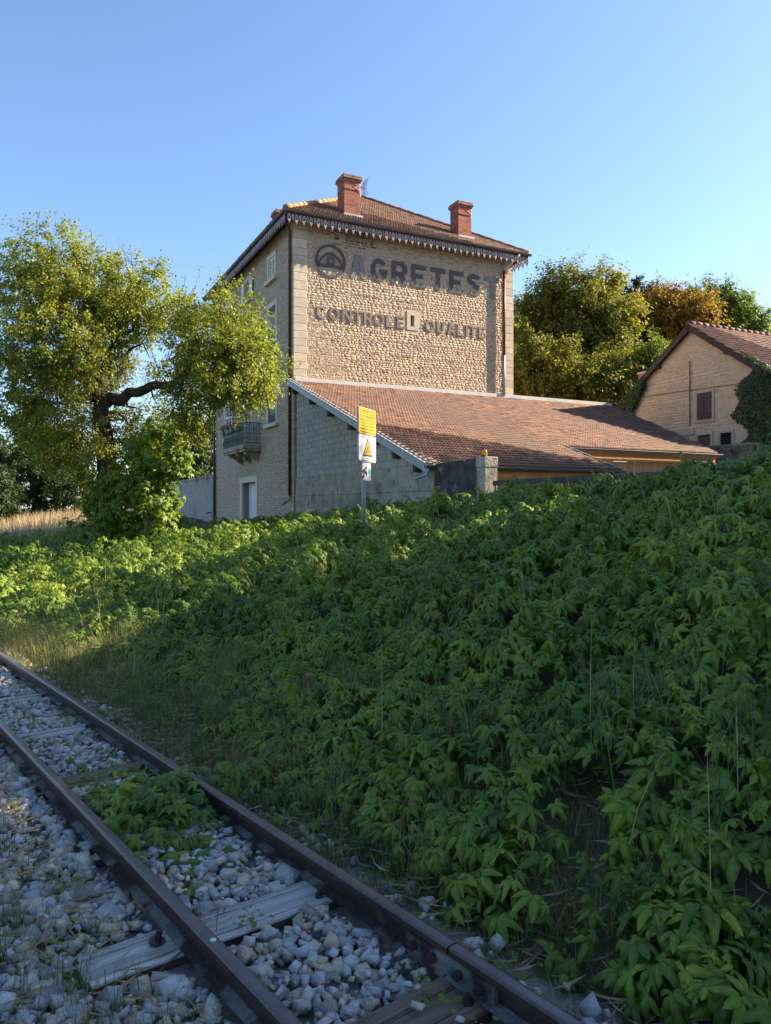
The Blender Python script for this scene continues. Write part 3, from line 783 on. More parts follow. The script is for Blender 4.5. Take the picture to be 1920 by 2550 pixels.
for i in range(5):
    x = -.67 + .68 * i / 5
    for zc, rr_ in ((RZ0 + .25, .07), (RZ0 + .66, .055), (RZ0 + .80, .05)):
        sc.tube([(x + rr_ * math.cos(a), 4.145, zc + rr_ * math.sin(a)) for a in np.linspace(0, 2 * math.pi, 9)], .010, 4, False)
for i in range(16):
    y0_ = 4.18 + 3.44 * i / 16
    sc.bar((-.755, y0_, RZ0 + .06), (-.755, y0_ + .215, RZ0 + .44), .012).bar((-.75, y0_ + .215, RZ0 + .06), (-.75, y0_, RZ0 + .44), .012)
sc.build('scrollwork', M['iron_green'], rail_o)

# ================================================================== WOODEN LETTERING
def curve_mesh(name, polys, mat, ext, bevel=0.0):
    cu = bpy.data.curves.new(name, 'CURVE'); cu.dimensions = '2D'; cu.fill_mode = 'BOTH'; cu.extrude = ext
    for pl_ in polys:
        sp = cu.splines.new('POLY'); sp.points.add(len(pl_) - 1)
        for pt, (x, y) in zip(sp.points, pl_): pt.co = (x, y, 0, 1)
        sp.use_cyclic_u = True
    tmp = bpy.data.objects.new('tmp', cu); COL.objects.link(tmp)
    dg = bpy.context.evaluated_depsgraph_get()
    me = bpy.data.meshes.new_from_object(tmp.evaluated_get(dg))
    bpy.data.objects.remove(tmp); bpy.data.curves.remove(cu)
    me.materials.clear(); me.materials.append(mat)
    return me
def ell(cx, cy, rx, ry, n=28, a0=0, a1=360):
    return [(cx + rx * math.cos(R(a0 + (a1 - a0) * i / n)), cy + ry * math.sin(R(a0 + (a1 - a0) * i / n))) for i in range(n if abs(a1 - a0) >= 360 else n + 1)]
def thick(path, w):
    L_, R_ = [], []
    for i, p in enumerate(path):
        a = path[max(i - 1, 0)]; b = path[min(i + 1, len(path) - 1)]
        dx, dy = b[0] - a[0], b[1] - a[1]; l = math.hypot(dx, dy) or 1
        L_.append((p[0] - dy / l * w / 2, p[1] + dx / l * w / 2)); R_.append((p[0] + dy / l * w / 2, p[1] - dx / l * w / 2))
    return L_ + R_[::-1]
def glyph(ch, w, h, s):
    """polygons of a bold capital, stroke s, in a w x h box"""
    if ch == 'A': return [[(0, 0), (s * 1.0, 0), (s * 1.0 + (w * .5 - s) * .28, h * .2), (w - s * 1.0 - (w * .5 - s) * .28, h * .2), (w - s * 1.0, 0), (w, 0), (w * .5 + s * .75, h), (w * .5 - s * .75, h)],
                          [(w * .5 - s * .28, h * .40), (w * .5 + s * .28, h * .40), (w * .5, h * .72)]]
    if ch == 'E': return [[(0, 0), (w, 0), (w, s), (s, s), (s, h / 2 - s * .45), (w * .78, h / 2 - s * .45), (w * .78, h / 2 + s * .45), (s, h / 2 + s * .45), (s, h - s), (w, h - s), (w, h), (0, h)]]
    if ch == 'T': return [[(w / 2 - s / 2, 0), (w / 2 + s / 2, 0), (w / 2 + s / 2, h - s), (w, h - s), (w, h), (0, h), (0, h - s), (w / 2 - s / 2, h - s)]]
    if ch == 'L': return [[(0, 0), (w, 0), (w, s), (s, s), (s, h), (0, h)]]
    if ch == 'I': return [[(0, 0), (w, 0), (w, h), (0, h)]]
    if ch == 'N': return [[(0, 0), (s, 0), (s, h * .62), (w - s, 0), (w, 0), (w, h), (w - s, h), (w - s, h * .38), (s, h), (0, h)]]
    if ch == 'U': return [[(0, h), (0, h * .32)] + ell(w / 2, h * .32, w / 2, h * .32, 14, 180, 360) + [(w, h), (w - s, h), (w - s, h * .32)] + ell(w / 2, h * .32, w / 2 - s, h * .32 - s, 14, 360, 180) + [(s, h)]]
    if ch == 'O': return [ell(w / 2, h / 2, w / 2, h / 2), ell(w / 2, h / 2, w / 2 - s, h / 2 - s)]
    if ch == 'Q': return [ell(w / 2, h / 2, w / 2, h / 2), ell(w / 2, h / 2, w / 2 - s, h / 2 - s), [(w * .52, h * .34), (w * .66, h * .44), (w * .72, h * .28), (w * .60, h * .24)]]
    if ch == 'C': return [ell(w / 2, h / 2, w / 2, h / 2, 26, 42, 318) + ell(w / 2, h / 2, w / 2 - s, h / 2 - s, 26, 318, 42)]
    if ch == 'G': return [ell(w / 2, h / 2, w / 2, h / 2, 26, 38, 345) + [(w * .985, h * .54), (w * .52, h * .54), (w * .52, h * .38), (w - s * 1.25, h * .38)] + ell(w / 2, h / 2, w / 2 - s, h / 2 - s, 22, 315, 38)]
    if ch == 'R':
        return [[(0, 0), (s, 0), (s, h * .38), (w * .48, h * .38), (w - s * 1.05, 0), (w + .02, 0), (w * .78, h * .42)] + ell(w * .55, h * .69, w * .45, h * .31, 12, -50, 90) + [(0, h)],
                [(s, h * .56)] + ell(w * .52, h * .69, w * .45 - s, h * .31 - s * .85, 10, -90, 90) + [(s, h * .82)]]
    if ch == 'S':
        path = [(w * .5 + (w / 2 - s / 2) * math.cos(R(a)), h * .735 + (h * .265 - s / 2) * math.sin(R(a))) for a in range(25, 271, 15)]
        path += [(w * .5 + (w / 2 - s / 2) * math.cos(R(a)), h * .275 + (h * .275 - s / 2) * math.sin(R(a))) for a in range(80, -156, -15)]
        return [thick(path, s)]
TILT = Matrix.Rotation(R(90), 4, 'X')
def lettering(name, chars, zb, h, s, mat, label, cat, off=.024, ext=.008):
    t = empty(name, (HX, HY, HZ), HROT, label=label, cat=cat)
    cache = {}
    for ch, x0, x1 in chars:
        worn_or_lit = h > .7 and x0 in (2.31, 8.61); key = (ch, round(x1 - x0, 2), worn_or_lit)  # first A is worn, last T has its sunlight put into the colour
        if key not in cache: cache[key] = curve_mesh('letter', glyph(ch, x1 - x0, h, s), M['letter_worn_or_lit'] if worn_or_lit else mat, ext)
        o = link('letter', cache[key], t)
        o.matrix_basis = Matrix.Translation((x0, -off, zb)) @ TILT
        MB().box(x0 + .06, x0 + .10, -off + ext, .0, zb + h * .48, zb + h * .52).build('bracket', M['iron'], t)
    return t
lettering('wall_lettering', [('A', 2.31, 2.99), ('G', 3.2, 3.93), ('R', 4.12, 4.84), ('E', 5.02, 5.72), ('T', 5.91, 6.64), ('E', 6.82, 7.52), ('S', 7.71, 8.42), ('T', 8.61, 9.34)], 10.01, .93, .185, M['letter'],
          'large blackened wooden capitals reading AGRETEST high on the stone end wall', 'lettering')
lettering('wall_lettering', [('C', .90, 1.33), ('O', 1.42, 1.86), ('N', 1.97, 2.38), ('T', 2.44, 2.82), ('R', 2.90, 3.25), ('O', 3.33, 3.79), ('L', 3.88, 4.20), ('E', 4.36, 4.74), ('Q', 5.68, 6.14), ('U', 6.22, 6.57), ('A', 6.74, 7.12), ('L', 7.22, 7.55), ('I', 7.64, 7.73), ('T', 7.82, 8.18), ('E', 8.30, 8.60)], 8.25, .50, .09, M['letter_faded'],
          'small faded wooden capitals reading CONTROLE QUALITE either side of the vent', 'lettering')
em = empty('wall_emblem', (HX, HY, HZ), HROT, label='round wooden eye emblem in front of the word AGRETEST', cat='emblem')
cxe, cze, off = 1.485, 10.52, .026
def emb(name, polys, d=0.0):
    o = link(name, curve_mesh(name, polys, M['letter'], .008), em); o.matrix_basis = Matrix.Translation((cxe, -off - d, cze)) @ TILT
emb('ring', [ell(0, 0, .63, .645, 44), ell(0, 0, .535, .55, 44)])
emb('eyelid', [thick([(x, .29 - .42 * (x / .5) ** 2) for x in np.linspace(-.52, .52, 19)], .085)], .018)
emb('iris', [ell(0, 0, .185, .185, 24), ell(0, 0, .085, .085, 20)], .018)
emb('lower_bar', [[(-.50, -.24), (.52, -.24), (.50, -.155), (-.48, -.155)]], .018)
MB().box(cxe - .03, cxe + .03, -off, 0, cze + .58, cze + .61).box(cxe - .03, cxe + .03, -off, 0, cze - .61, cze - .58).build('bracket', M['iron'], em)

# ---- TV antenna on the ridge
an = empty('tv_antenna', HM @ Vector((ca + .35, r1 + .3, rz - .1)), HROT, label='small television aerial on the roof ridge behind the left chimney', cat='antenna')
mb = MB().tube([(0, 0, 0), (0, 0, 1.0)], .02, 6); mb.build('mast', M['zinc_dark'], an)
boom = MB().bar((-1.1, 0, .82), (.1, 0, .72), .025).build('boom', M['zinc_dark'], an)
el = MB()
for i in range(9): x = -1.05 + i * .11; el.bar((x, -.16, .815 - i * .009), (x, .16, .815 - i * .009), .012)
el.build('director_rod', M['zinc_dark'], an)
rf = MB()
for i in range(6): rf.bar((-.02 + .02 * i, -.28, .76 + i * .075), (-.02 + .02 * i, .28, .76 + i * .075), .012)
for y in (-.28, 0, .28): rf.bar((-.02, y, .74), (.1, y, 1.16), .012)
for i in range(6): rf.bar((-.02 + .02 * i, -.28, .72 - i * .06), (-.02 + .02 * i, .28, .72 - i * .06), .012)
rf.build('reflector', M['zinc_dark'], an)

# ================================================================== LEAN-TO SHED
shed = empty('lean_to_shed', (HX, HY, HZ), HROT, label='long low shed with red tiled lean-to roof against the stone house', cat='shed')
SK = .355
def sz(b): return 5.80 + SK * b                       # roof plane (b negative)
# end wall: poured concrete below, blocks above
bwall = link('wall', mesh_py('wall', [(-.0, -.32, 2.12), (0, -10.45, 2.12), (0, -10.45, 2.14), (0, -.32, sz(-.32) - .12), (.2, -.32, 2.12), (.2, -10.45, 2.12), (.2, -10.45, 2.14), (.2, -.32, sz(-.32) - .12)],
            [(0, 1, 2, 3), (7, 6, 5, 4), (0, 4, 5, 1), (3, 2, 6, 7), (1, 5, 6, 2), (0, 3, 7, 4)], M['block_joint']), shed)
items = []; rg = random.Random(3)
row = 0; z = 2.125
while z < 5.6:
    y = -.33 - (row % 2) * .25 + .25
    y = -.33 + (0 if row % 2 else .25)
    while y > -10.4:
        y1 = y - .5
        ya, yb = min(y, -.33), max(y1, -10.44)
        ztop_a, ztop_b = sz(ya) - .14, sz(yb) - .14
        if ztop_a > z + .03 and ya - yb > .04:
            g = .009; e = rg.uniform(.006, .016)
            za, zb_ = min(z + .2 - g, ztop_a), min(z + .2 - g, ztop_b)
            if zb_ < z + .02:
                yb = max(yb, (z + .14 + .02 - 5.80) / SK); zb_ = min(z + .2 - g, sz(yb) - .14)
            if ya - yb > .05 and zb_ > z + .012:
                vv = [(-e, ya - g, z + g), (-e, yb + g, z + g), (-e, yb + g, zb_), (-e, ya - g, za), (.05, ya - g, z + g), (.05, yb + g, z + g), (.05, yb + g, zb_), (.05, ya - g, za)]
                items.append((None, vv, [(0, 1, 2, 3), (7, 6, 5, 4), (0, 4, 5, 1), (3, 2, 6, 7), (1, 5, 6, 2), (0, 3, 7, 4)], None))
        y = y1
    z += .2; row += 1
pieces(bwall, HM, 'concrete_block', M['block'], items, 300, 'remaining_blocks')
cw = MB()
for z0, z1 in ((-.6, .28), (.29, .84), (.85, 1.43), (1.44, 2.115)):
    for y0, y1 in ((-4.6, -.31), (-8.55, -4.61), (-10.5, -8.56)):
        e = rg.uniform(.0, .012)
        cw.box(-.03 - e, .2, y0, y1, z0, z1)
cw.build('concrete_base', M['concrete'], shed)
# roof deck and tiles
def edge_a(b): return 15.72 + (13.27 - 15.72) * (b / -7.83)
deck = [(-.22, 0), (15.72, 0), (edge_a(-8.05), -8.05), (6.2, -8.05), (6.2, -10.42), (-.22, -10.42)]
V = [(a, b, sz(b) - .02) for a, b in deck] + [(a, b, sz(b) - .12) for a, b in deck]; n = len(deck)
sroof = link('roof', mesh_py('roof', V, [tuple(range(n)), tuple(range(2 * n - 1, n - 1, -1))] + [(i, (i + 1) % n, (i + 1) % n + n, i + n) for i in range(n)], M['beam']), shed)
ssl = math.hypot(1, SK)
def in_shed(u, v):
    a = -.22 + u; b = -10.46 + v / ssl
    return a > -.2 and b < -.1 and (a < 6.12 if b < -8.05 else a < edge_a(b) + .05)
tile_slope(sroof, HM, M['tile'], (-.22, -10.46, sz(-10.46) - .012), (1, 0, 0), (0, 1, SK), 16.2, 10.46 * ssl, in_shed, limit=300, seed=5)
MB().box(.02, 15.7, -.10, -.04, sz(-.06) + .0, sz(0) + .13).build('wall_flashing', M['white_edge'], sroof)
def verge(name, a, b0_, b1_, mat, out=-1):
    d = Vector((0, b1_ - b0_, SK * (b1_ - b0_))).normalized()
    up = Vector((0, -d.z, d.y)) if d.y > 0 else Vector((0, d.z, -d.y))
    pr = [(0, -.19), (.02, -.19), (.02, .05), (-.09, .075), (-.09, .06), (0, .035)]
    return MB().extrude([(x * -out * -1, y) for x, y in pr], (a, b0_, sz(b0_)), (a, b1_, sz(b1_)), (out, 0, 0), up).build(name, mat, sroof)
nseg = 6
for i in range(nseg):
    y0_ = -.02 - 10.5 * i / nseg; y1_ = -.02 - 10.5 * (i + 1) / nseg - .03
    verge('verge_board', -.235 - .003 * (i % 2), y0_, y1_, M['zinc'])
verge('verge_board', 6.22, -8.02, -10.52, M['zinc'], 1)
MB().box(-.26, -.23, -10.56, -10.5, 1.78, 2.16).build('verge_end', M['zinc'], sroof)
# a staggered edge of white under-tile flashing
st = MB()
for i in range(44): b = -.1 - i * .24; st.box(-.24, -.17, b - .22, b, sz(b - .11) + .055, sz(b - .11) + .085)
st.build('edge_tiles', M['white_edge'], sroof)
for b in (-.42, -2.2, -3.9, -5.6, -7.25, -8.6, -9.8):
    box('purlin_end', M['beam'], sroof, -.21, .02, b - .08, b + .08, sz(b) - .40, sz(b) - .16)
g1 = gutter(sroof, (-.3, -10.56, 2.06), (6.3, -10.56, 2.06), (0, -1, 0), M['zinc_dark'], .08)
g2 = gutter(sroof, (6.3, -8.17, 2.90), (edge_a(-8.05), -8.17, 2.90), (0, -1, 0), M['zinc_dark'], .08)
MB().tube([(-.24, -10.56, 2.02), (-.24, -10.52, 1.84), (-.30, -10.30, 1.78), (-.42, -10.28, 1.74)], .045, 8).build('outlet_pipe', M['zinc'], sroof, True)
# timber under the eaves
box('beam', M['wood'], shed, .22, 6.1, -10.40, -10.24, 1.74, 2.03)
box('beam', M['wood'], shed, 6.25, 13.1, -8.0, -7.84, 2.56, 2.85)
for a, w in ((.5, .2), (2.55, .34), (5.85, .22)): box('post', M['wood'], shed, a, a + w, -10.36, -10.2, -.3, 1.74)
for a, w in ((7.75, .24), (8.08, .2), (11.02, .24), (11.30, .2)): box('post', M['wood'], shed, a, a + w, -7.98, -7.8, -.3, 2.56)
def boards(a0_, a1_, b, z0, z1, w=.14):
    n = int((a1_ - a0_) / w)
    for i in range(n): box('board', M['plank'], shed, a0_ + i * w + .004, a0_ + (i + 1) * w - .004, b, b + .025 + .004 * (i % 2), z0, z1)
boards(.72, 2.5, -10.2, -.3, 1.73); boards(2.95, 5.8, -10.2, -.3, 1.73)
boards(6.3, 7.7, -7.85, -.3, 2.55); boards(8.30, 11.0, -7.85, -.3, 2.55)
its = []
for r_ in range(15):
    y = 11.52 - (r_ % 2) * .25
    while y < 13.1:
        mb = MB().box(max(y, 11.52) + .005, min(y + .5, 13.1) - .005, -7.82, -7.62, -.3 + r_ * .2 + .005, -.3 + r_ * .2 + .195); its.append((None, mb.v, mb.f, None)); y += .5
bw2 = MB().box(11.52, 13.1, -7.80, -7.64, -.3, 2.7).build('wall', M['block_joint'], shed)
pieces(bw2, HM, 'concrete_block', M['block'], its, 60, 'remaining_blocks')
MB().box(.21, 15.5, -.06, -.02, -.3, 5.6).box(6.24, 6.3, -10.2, -7.9, -.3, 2.1).build('inner_wall', M['mortar'], shed)

# ---- yard wall, pillar, lamp, sliding gate
box('yard_wall', M['dark_concrete'], None, 0, 1, 0, 1, 0, 1)
yw = bpy.data.objects['yard_wall']; bpy.data.objects.remove(yw)
yw = empty('yard_wall', (HX, HY, HZ), HROT, label='blackened concrete yard wall continuing from the shed gable', cat='wall', kind='thing')
o = MB().add([(-.02, -10.53, -.6), (.2, -10.53, -.6), (.2, -12.42, -.6), (-.02, -12.42, -.6), (-.02, -10.53, 2.10), (.2, -10.53, 2.10), (.2, -12.42, 2.15), (-.02, -12.42, 2.15)], [(3, 2, 1, 0), (4, 5, 6, 7), (0, 1, 5, 4), (1, 2, 6, 5), (2, 3, 7, 6), (3, 0, 4, 7)]).build('wall_panel', M['dark_concrete'], yw)
bv = o.modifiers.new('bevel', 'BEVEL'); bv.width = .02; bv.segments = 2
gp = empty('gate_pillar', (HX, HY, HZ), HROT, label='pale concrete gate pillar carrying an amber beacon', cat='pillar')
z = -.5
for h in (.60, .60, .60, .59): box('pillar_block', M['concrete'], gp, -.04, .30, -12.77, -12.43, z, z + h, .012); z += h + .006
box('cap_block', M['concrete'], gp, -.05, .31, -12.78, -12.42, z, 2.15, .012)
gl_ = empty('beacon_lamp', HM @ Vector((.06, -12.62, 2.15)), HROT, label='small amber beacon lamp on top of the gate pillar', cat='lamp')
MB().tube([(0, 0, 0), (0, 0, .035)], [.065, .06], 12).build('base', M['iron'], gl_, True)
MB().tube([(0, 0, .032), (0, 0, .12), (0, 0, .15), (0, 0, .162)], [.056, .056, .048, .02], 12).build('lens', M['amber'], gl_, True)
gt = empty('sliding_gate', (HX, HY, HZ), HROT, label='dark metal sliding gate of upright bars behind the creeper', cat='gate')
MB().box(.05, .11, -20.4, -12.95, 1.50, 1.60).build('top_rail', M['gate'], gt)
MB().box(.05, .11, -20.4, -12.95, .10, .22).build('bottom_rail', M['gate'], gt)
for i in range(58):
    y = -13.0 - i * .128
    MB().box(.065, .095, y - .015, y + .015, .22, 1.50).build('bar', M['gate'], gt)

# ---- garden wall left of the house
gw = empty('garden_wall', (HX, HY, HZ), HROT, label='grey rendered garden wall beyond the left corner of the stone house', cat='wall', kind='thing')
MB().box(-.1, .15, 12.2, 26, -.8, 2.62).build('wall_face', M['garden_wall'], gw)
MB().box(-.16, .2, 12.2, 26, 2.62, 2.72).build('coping', M['garden_wall'], gw)
MB().tube([(-.1, 12.9, .75), (-.25, 12.9, .75), (-.32, 12.9, .70)], .045, 8).build('drain_spout', M['zinc_dark'], gw, True)

# ================================================================== BARN
BX0, BY0 = 11.7, 36.0
BM = Matrix.Translation((BX0, BY0, HZ)) @ Matrix.Rotation(HROT, 4, 'Z')
barn = empty('stone_barn', (BX0, BY0, HZ), HROT, label='stone barn with ivy on both corners and one brown shuttered loft window', cat='barn')
BW, BEZ, BPZ, BKK = 7.78, 6.15, 8.86, .697
def gz(s): return BPZ - abs(s - BW / 2) * BKK
bm_ = lambda u, d, v: (-d, -u, v)
holes = [(4.16, 4.94, 4.8, 5.96), (4.19, 4.86, 3.62, 4.13), (5.34, 5.9, 3.62, 4.13)]
us = sorted(set(list(np.linspace(0, BW, 13)) + [h[i] for h in holes for i in (0, 1)]))
V = []; F = []
for i in range(len(us) - 1):
    u0_, u1_ = us[i], us[i + 1]; cu = (u0_ + u1_) / 2
    segs = []; lo = -.6
    for h in sorted(holes, key=lambda h: h[2]):
        if h[0] < cu < h[1]: segs.append((lo, h[2])); lo = h[3]
    for z0, z1 in segs:
        n = len(V); V += [bm_(u0_, 0, z0), bm_(u1_, 0, z0), bm_(u1_, 0, z1), bm_(u0_, 0, z1)]; F.append((n, n + 1, n + 2, n + 3))
    n = len(V); V += [bm_(u0_, 0, lo), bm_(u1_, 0, lo), bm_(u1_, 0, gz(u1_)), bm_(u0_, 0, gz(u0_))]; F.append((n, n + 1, n + 2, n + 3))
bwl = link('wall', mesh_py('wall', V, F, M['barn_mortar']), barn)
rb = rubble(BW, 6.4, 8, bm_, holes=[(4.04, 5.06, 4.66, 6.07), (4.05, 5.0, 3.5, 4.28), (5.2, 6.05, 3.5, 4.28)], keep=lambda u, v: v < gz(u) - .12, v0=2.4, depth=(.002, .012), rowh=(.07, .16), colw=(.14, .5), gap=.006)
pieces(bwl, BM, 'stone', M['barn_stone'], rb, 300, 'remaining_rubble')
MB().box(.03, 16, -BW, -BW + .03, -.6, BEZ).box(.03, 16, -.03, 0, -.6, BEZ).box(15.97, 16, -BW + .03, -.03, -.6, BEZ).build('wall', M['barn_mortar'], barn)
# loft window
lw = MB()
lw.box(-.05, .05, -4.16, -4.05, 4.68, 6.06).box(-.05, .05, -5.05, -4.94, 4.68, 6.06).box(-.053, .05, -4.94, -4.16, 5.96, 6.06).box(-.06, .05, -4.94, -4.16, 4.68, 4.80)
lwo = lw.build('window', M['tan_stone'], barn)
for (y0, y1) in ((-4.54, -4.17), (-4.93, -4.555)):
    sh = MB(); n = 4; w = (y1 - y0) / n
    for i in range(n):
        dz = random.uniform(0, .03)
        sh.box(-.035, -.005, y0 + i * w + .003, y0 + (i + 1) * w - .003, 4.81 + dz, 5.95)
    so = sh.build('shutter', M['old_wood'], lwo)
    MB().box(-.045, -.036, y0 + .01, y1 - .01, 5.02, 5.07).box(-.045, -.036, y0 + .01, y1 - .01, 5.68, 5.73).build('hinge_strap', M['iron'], so)
for (s0, s1) in ((4.19, 4.86), (5.34, 5.9)):
    f_ = MB().box(-.05, .05, -s0, -s0 + .11, 3.55, 4.14).box(-.05, .05, -s1 - .11, -s1, 3.55, 4.14).box(-.053, .05, -s1 - .11, -s0 + .11, 4.14, 4.26).build('window', M['tan_stone'], barn)
    MB().box(.03, .05, -s1, -s0, 3.55, 4.14).build('pane', M['old_wood'] if s0 < 5 else M['void'], f_)
    g = MB()
    if s0 > 5:
        for i in range(1, 3): y = -s0 - (s1 - s0) * i / 3; g.bar((.0, y, 3.56), (.0, y, 4.13), .02)
        g.bar((.0, -s1, 3.85), (.0, -s0, 3.85), .02); g.build('bar', M['iron'], f_)
MB().box(-.055, .02, -4.0, -2.6, 4.2, 4.50).build('lintel', M['tan_stone'], barn)
MB().tube([(-.06, -3.8, 7.45), (-.06, -3.8, 4.62)], .022, 6).build('conduit', M['pipe_brown'], barn)
MB().tube([(-.05, -.5, 6.25), (-.05, -3.8, 6.17), (-.05, -6.6, 6.06)], .012, 5).build('cable', M['pipe_brown'], barn)
MB().tube([(-.06, -5.06, 7.9), (-.06, -6.45, 6.9)], .018, 5).box(-.08, -.02, -5.12, -5.0, 7.85, 7.95).build('tie_rod', M['iron'], barn)
# roof: two slopes with tiles, verge boards
rp = BPZ + .16
ov = .45
V = []
for s in (1, -1):
    pass
e0 = BW / 2 + ov
rv = [(-.25, -BW / 2, rp), (16.2, -BW / 2, rp), (16.2, -BW / 2 - e0, rp - e0 * BKK), (-.25, -BW / 2 - e0, rp - e0 * BKK), (16.2, -BW / 2 + e0, rp - e0 * BKK), (-.25, -BW / 2 + e0, rp - e0 * BKK)]
rv += [(x, y, z_ - .1) for x, y, z_ in rv]
broof = link('roof', mesh_py('roof', rv, [(0, 1, 2, 3), (1, 0, 5, 4), (6, 9, 8, 7), (7, 10, 11, 6), (0, 3, 9, 6), (5, 0, 6, 11), (3, 2, 8, 9), (4, 5, 11, 10), (2, 1, 7, 8), (1, 4, 10, 7)], M['beam']), barn)
bsl = math.hypot(1, BKK)
tile_slope(broof, BM, M['tile_dark'], (-.27, -BW / 2 - e0 - .04, rp - e0 * BKK - .005), (1, 0, 0), (0, 1, BKK), 16.4, e0 * bsl + .02, lambda u, v: True, w=.23, L=.26, limit=300, seed=9)
for i in range(40):
    x = -.25 + i * .41
    MB().tube([(x, -BW / 2, rp + .05), (x + .44, -BW / 2, rp + .035)], [.13, .11], 8).build('ridge_tile', M['tile_dark'], broof, True)
for s in (1, -1):
    pr = [(-.03, -.22), (.04, -.22), (.04, .02), (-.03, .02)]
    d = Vector((0, s, -BKK)).normalized(); up = Vector((0, BKK * s, 1)).normalized()
    MB().extrude(pr, (-.24, -BW / 2, rp - .02), (-.24, -BW / 2 + s * (e0 + .02), rp - .02 - (e0 + .02) * BKK), (-1, 0, 0), up).build('verge_board', M['beam'], broof)
    for fr in (.42, .8): y = -BW / 2 + s * e0 * fr; box('purlin_end', M['beam'], broof, -.2, .0, y - .08, y + .08, rp - e0 * fr * BKK - .36, rp - e0 * fr * BKK - .14)
gutter(broof, (-.3, -BW / 2 + e0 + .06, rp - e0 * BKK - .03), (16, -BW / 2 + e0 + .06, rp - e0 * BKK - .03), (0, 1, 0), M['zinc_dark'])
# small chimney behind the left slope
bc = MB().box(.9, 1.4, -.35, .15, 6.2, 7.55).build('chimney', M['brick'], barn)
MB().box(.85, 1.45, -.4, .2, 7.555, 7.65).build('cap', M['tan_stone'], bc)

# rubble boundary wall in front of the barn
rw = empty('rubble_wall', (BX0, BY0, HZ), HROT, label='low mossy rubble wall below the small barn windows', cat='wall', kind='thing')
MB().box(-1.3, -.9, -7.9, -4.3, -.5, 3.40).build('wall_core', M['mossy_stone'], rw)
rmap = lambda u, d, v: (-1.3 - d, -u, v)
pieces(rw, BM, 'stone', M['mossy_stone'], rubble(3.6, 1.5, 21, rmap, u0=4.3, v0=1.95, rowh=(.1, .2), colw=(.15, .4), depth=(.01, .05)), 120, 'remaining_rubble')
for i in range(8): box('coping_stone', M['mossy_stone'], rw, -1.36, -.84, -4.3 - .45 * (i + 1) + .01, -4.3 - .45 * i, 3.40, 3.52, .02)

# ================================================================== SIGN POST
SPX, SPY = -.425, 14.35
sp = empty('sign_post', (SPX, SPY, float(ground(SPX, SPY))), 0, label='grey steel post carrying three warning signs above the creeper', cat='post')
SE = np.array([math.sin(R(23)), math.cos(R(23))])
zt_ = EYE + (1265 - 1018) * SPY / 1850
pg = sp.location.z
MB().tube([(0, 0, -.4), (0, 0, zt_ - pg - .02)], .042, 10).build('pole', M['sign_back'], sp, True)
SROT = math.atan2(SE[1], SE[0])
def text_mesh(txt, size, mat, width=None, align='CENTER'):
    cu = bpy.data.curves.new('text', 'FONT'); cu.body = txt; cu.size = size; cu.align_x = align; cu.resolution_u = 2; cu.offset = size * .012
    tmp = bpy.data.objects.new('tmp', cu); COL.objects.link(tmp)
    me = bpy.data.meshes.new_from_object(tmp.evaluated_get(bpy.context.evaluated_depsgraph_get()))
    bpy.data.objects.remove(tmp); bpy.data.curves.remove(cu)
    if width and len(me.vertices):
        xs = [v.co.x for v in me.vertices]; w = max(xs) - min(xs)
        k = min(1.3, width / w)
        for v in me.vertices: v.co.x *= k
    me.materials.clear(); me.materials.append(mat)
    return me
def sign(name, label, w, h, ztop, mat, r=.05, thick_=.035, back=.05):
    t = empty(name, (SPX, SPY, ztop - h / 2), SROT, label=label, cat='sign')
    pts = []
    for cx_, cy_, a_ in ((w / 2 - r, h / 2 - r, 0), (-w / 2 + r, h / 2 - r, 90), (-w / 2 + r, -h / 2 + r, 180), (w / 2 - r, -h / 2 + r, 270)):
        for i in range(5): a = R(a_ + 90 * i / 4); pts.append((cx_ + r * math.cos(a), cy_ + r * math.sin(a)))
    pm = curve_mesh('panel', [pts], M['sign_back'], thick_ / 2)
    o = link('panel', pm, t); o.matrix_basis = Matrix.Translation((0, -back - thick_ / 2, 0)) @ TILT
    fm = curve_mesh('face', [[(x * (1 - .016 / w), y * (1 - .016 / h)) for x, y in pts]], mat, .001)
    o = link('face', fm, t); o.matrix_basis = Matrix.Translation((0, -back - thick_ - .002, 0)) @ TILT
    t['depth'] = back + thick_ + .005
    return t
def put(t, name, me, x, z, dd=0.0):
    o = link(name, me, t); o.matrix_basis = Matrix.Translation((x, -t['depth'] - dd, z)) @ TILT
    return o
ys = sign('warning_sign', 'yellow flood danger sign with lines of text, topmost on the post', .80, .505, zt_, M['sign_yellow'])
for i, (tx, sz_, mt, wd) in enumerate((('Compagnie Nationale du Rhône', .05, 'ink_black', .70), ('ATTENTION DANGER', .062, 'ink_orange', .72), ('IL EST DANGEREUX', .062, 'ink_black', .70), ("de s'aventurer dans le lit du cours", .045, 'ink_black', .70), ("d'eau ou sur les îles et bancs de", .045, 'ink_black', .62), ("gravier. L'eau pouvant monter", .045, 'ink_black', .60), ('brusquement et à tout moment par', .045, 'ink_black', .68), ('suite du fonctionnement du barrage', .045, 'ink_black', .70))):
    put(ys, 'text_line', text_mesh(tx, sz_, M[mt], wd), 0, .185 - i * .058)
wz = zt_ - .52
wsg = sign('warning_sign', 'white danger sign with a yellow triangle, in the middle of the post', .80, .51, wz, M['sign_white'])
put(wsg, 'triangle', curve_mesh('triangle', [[(-.225, -.15), (.225, -.15), (0, .225)], [(-.165, -.117), (.165, -.117), (0, .155)]], M['ink_black'], .001), 0, 0)
put(wsg, 'triangle_field', curve_mesh('triangle_field', [[(-.165, -.117), (.165, -.117), (0, .155)]], M['sign_yellow'], .0005), 0, 0)
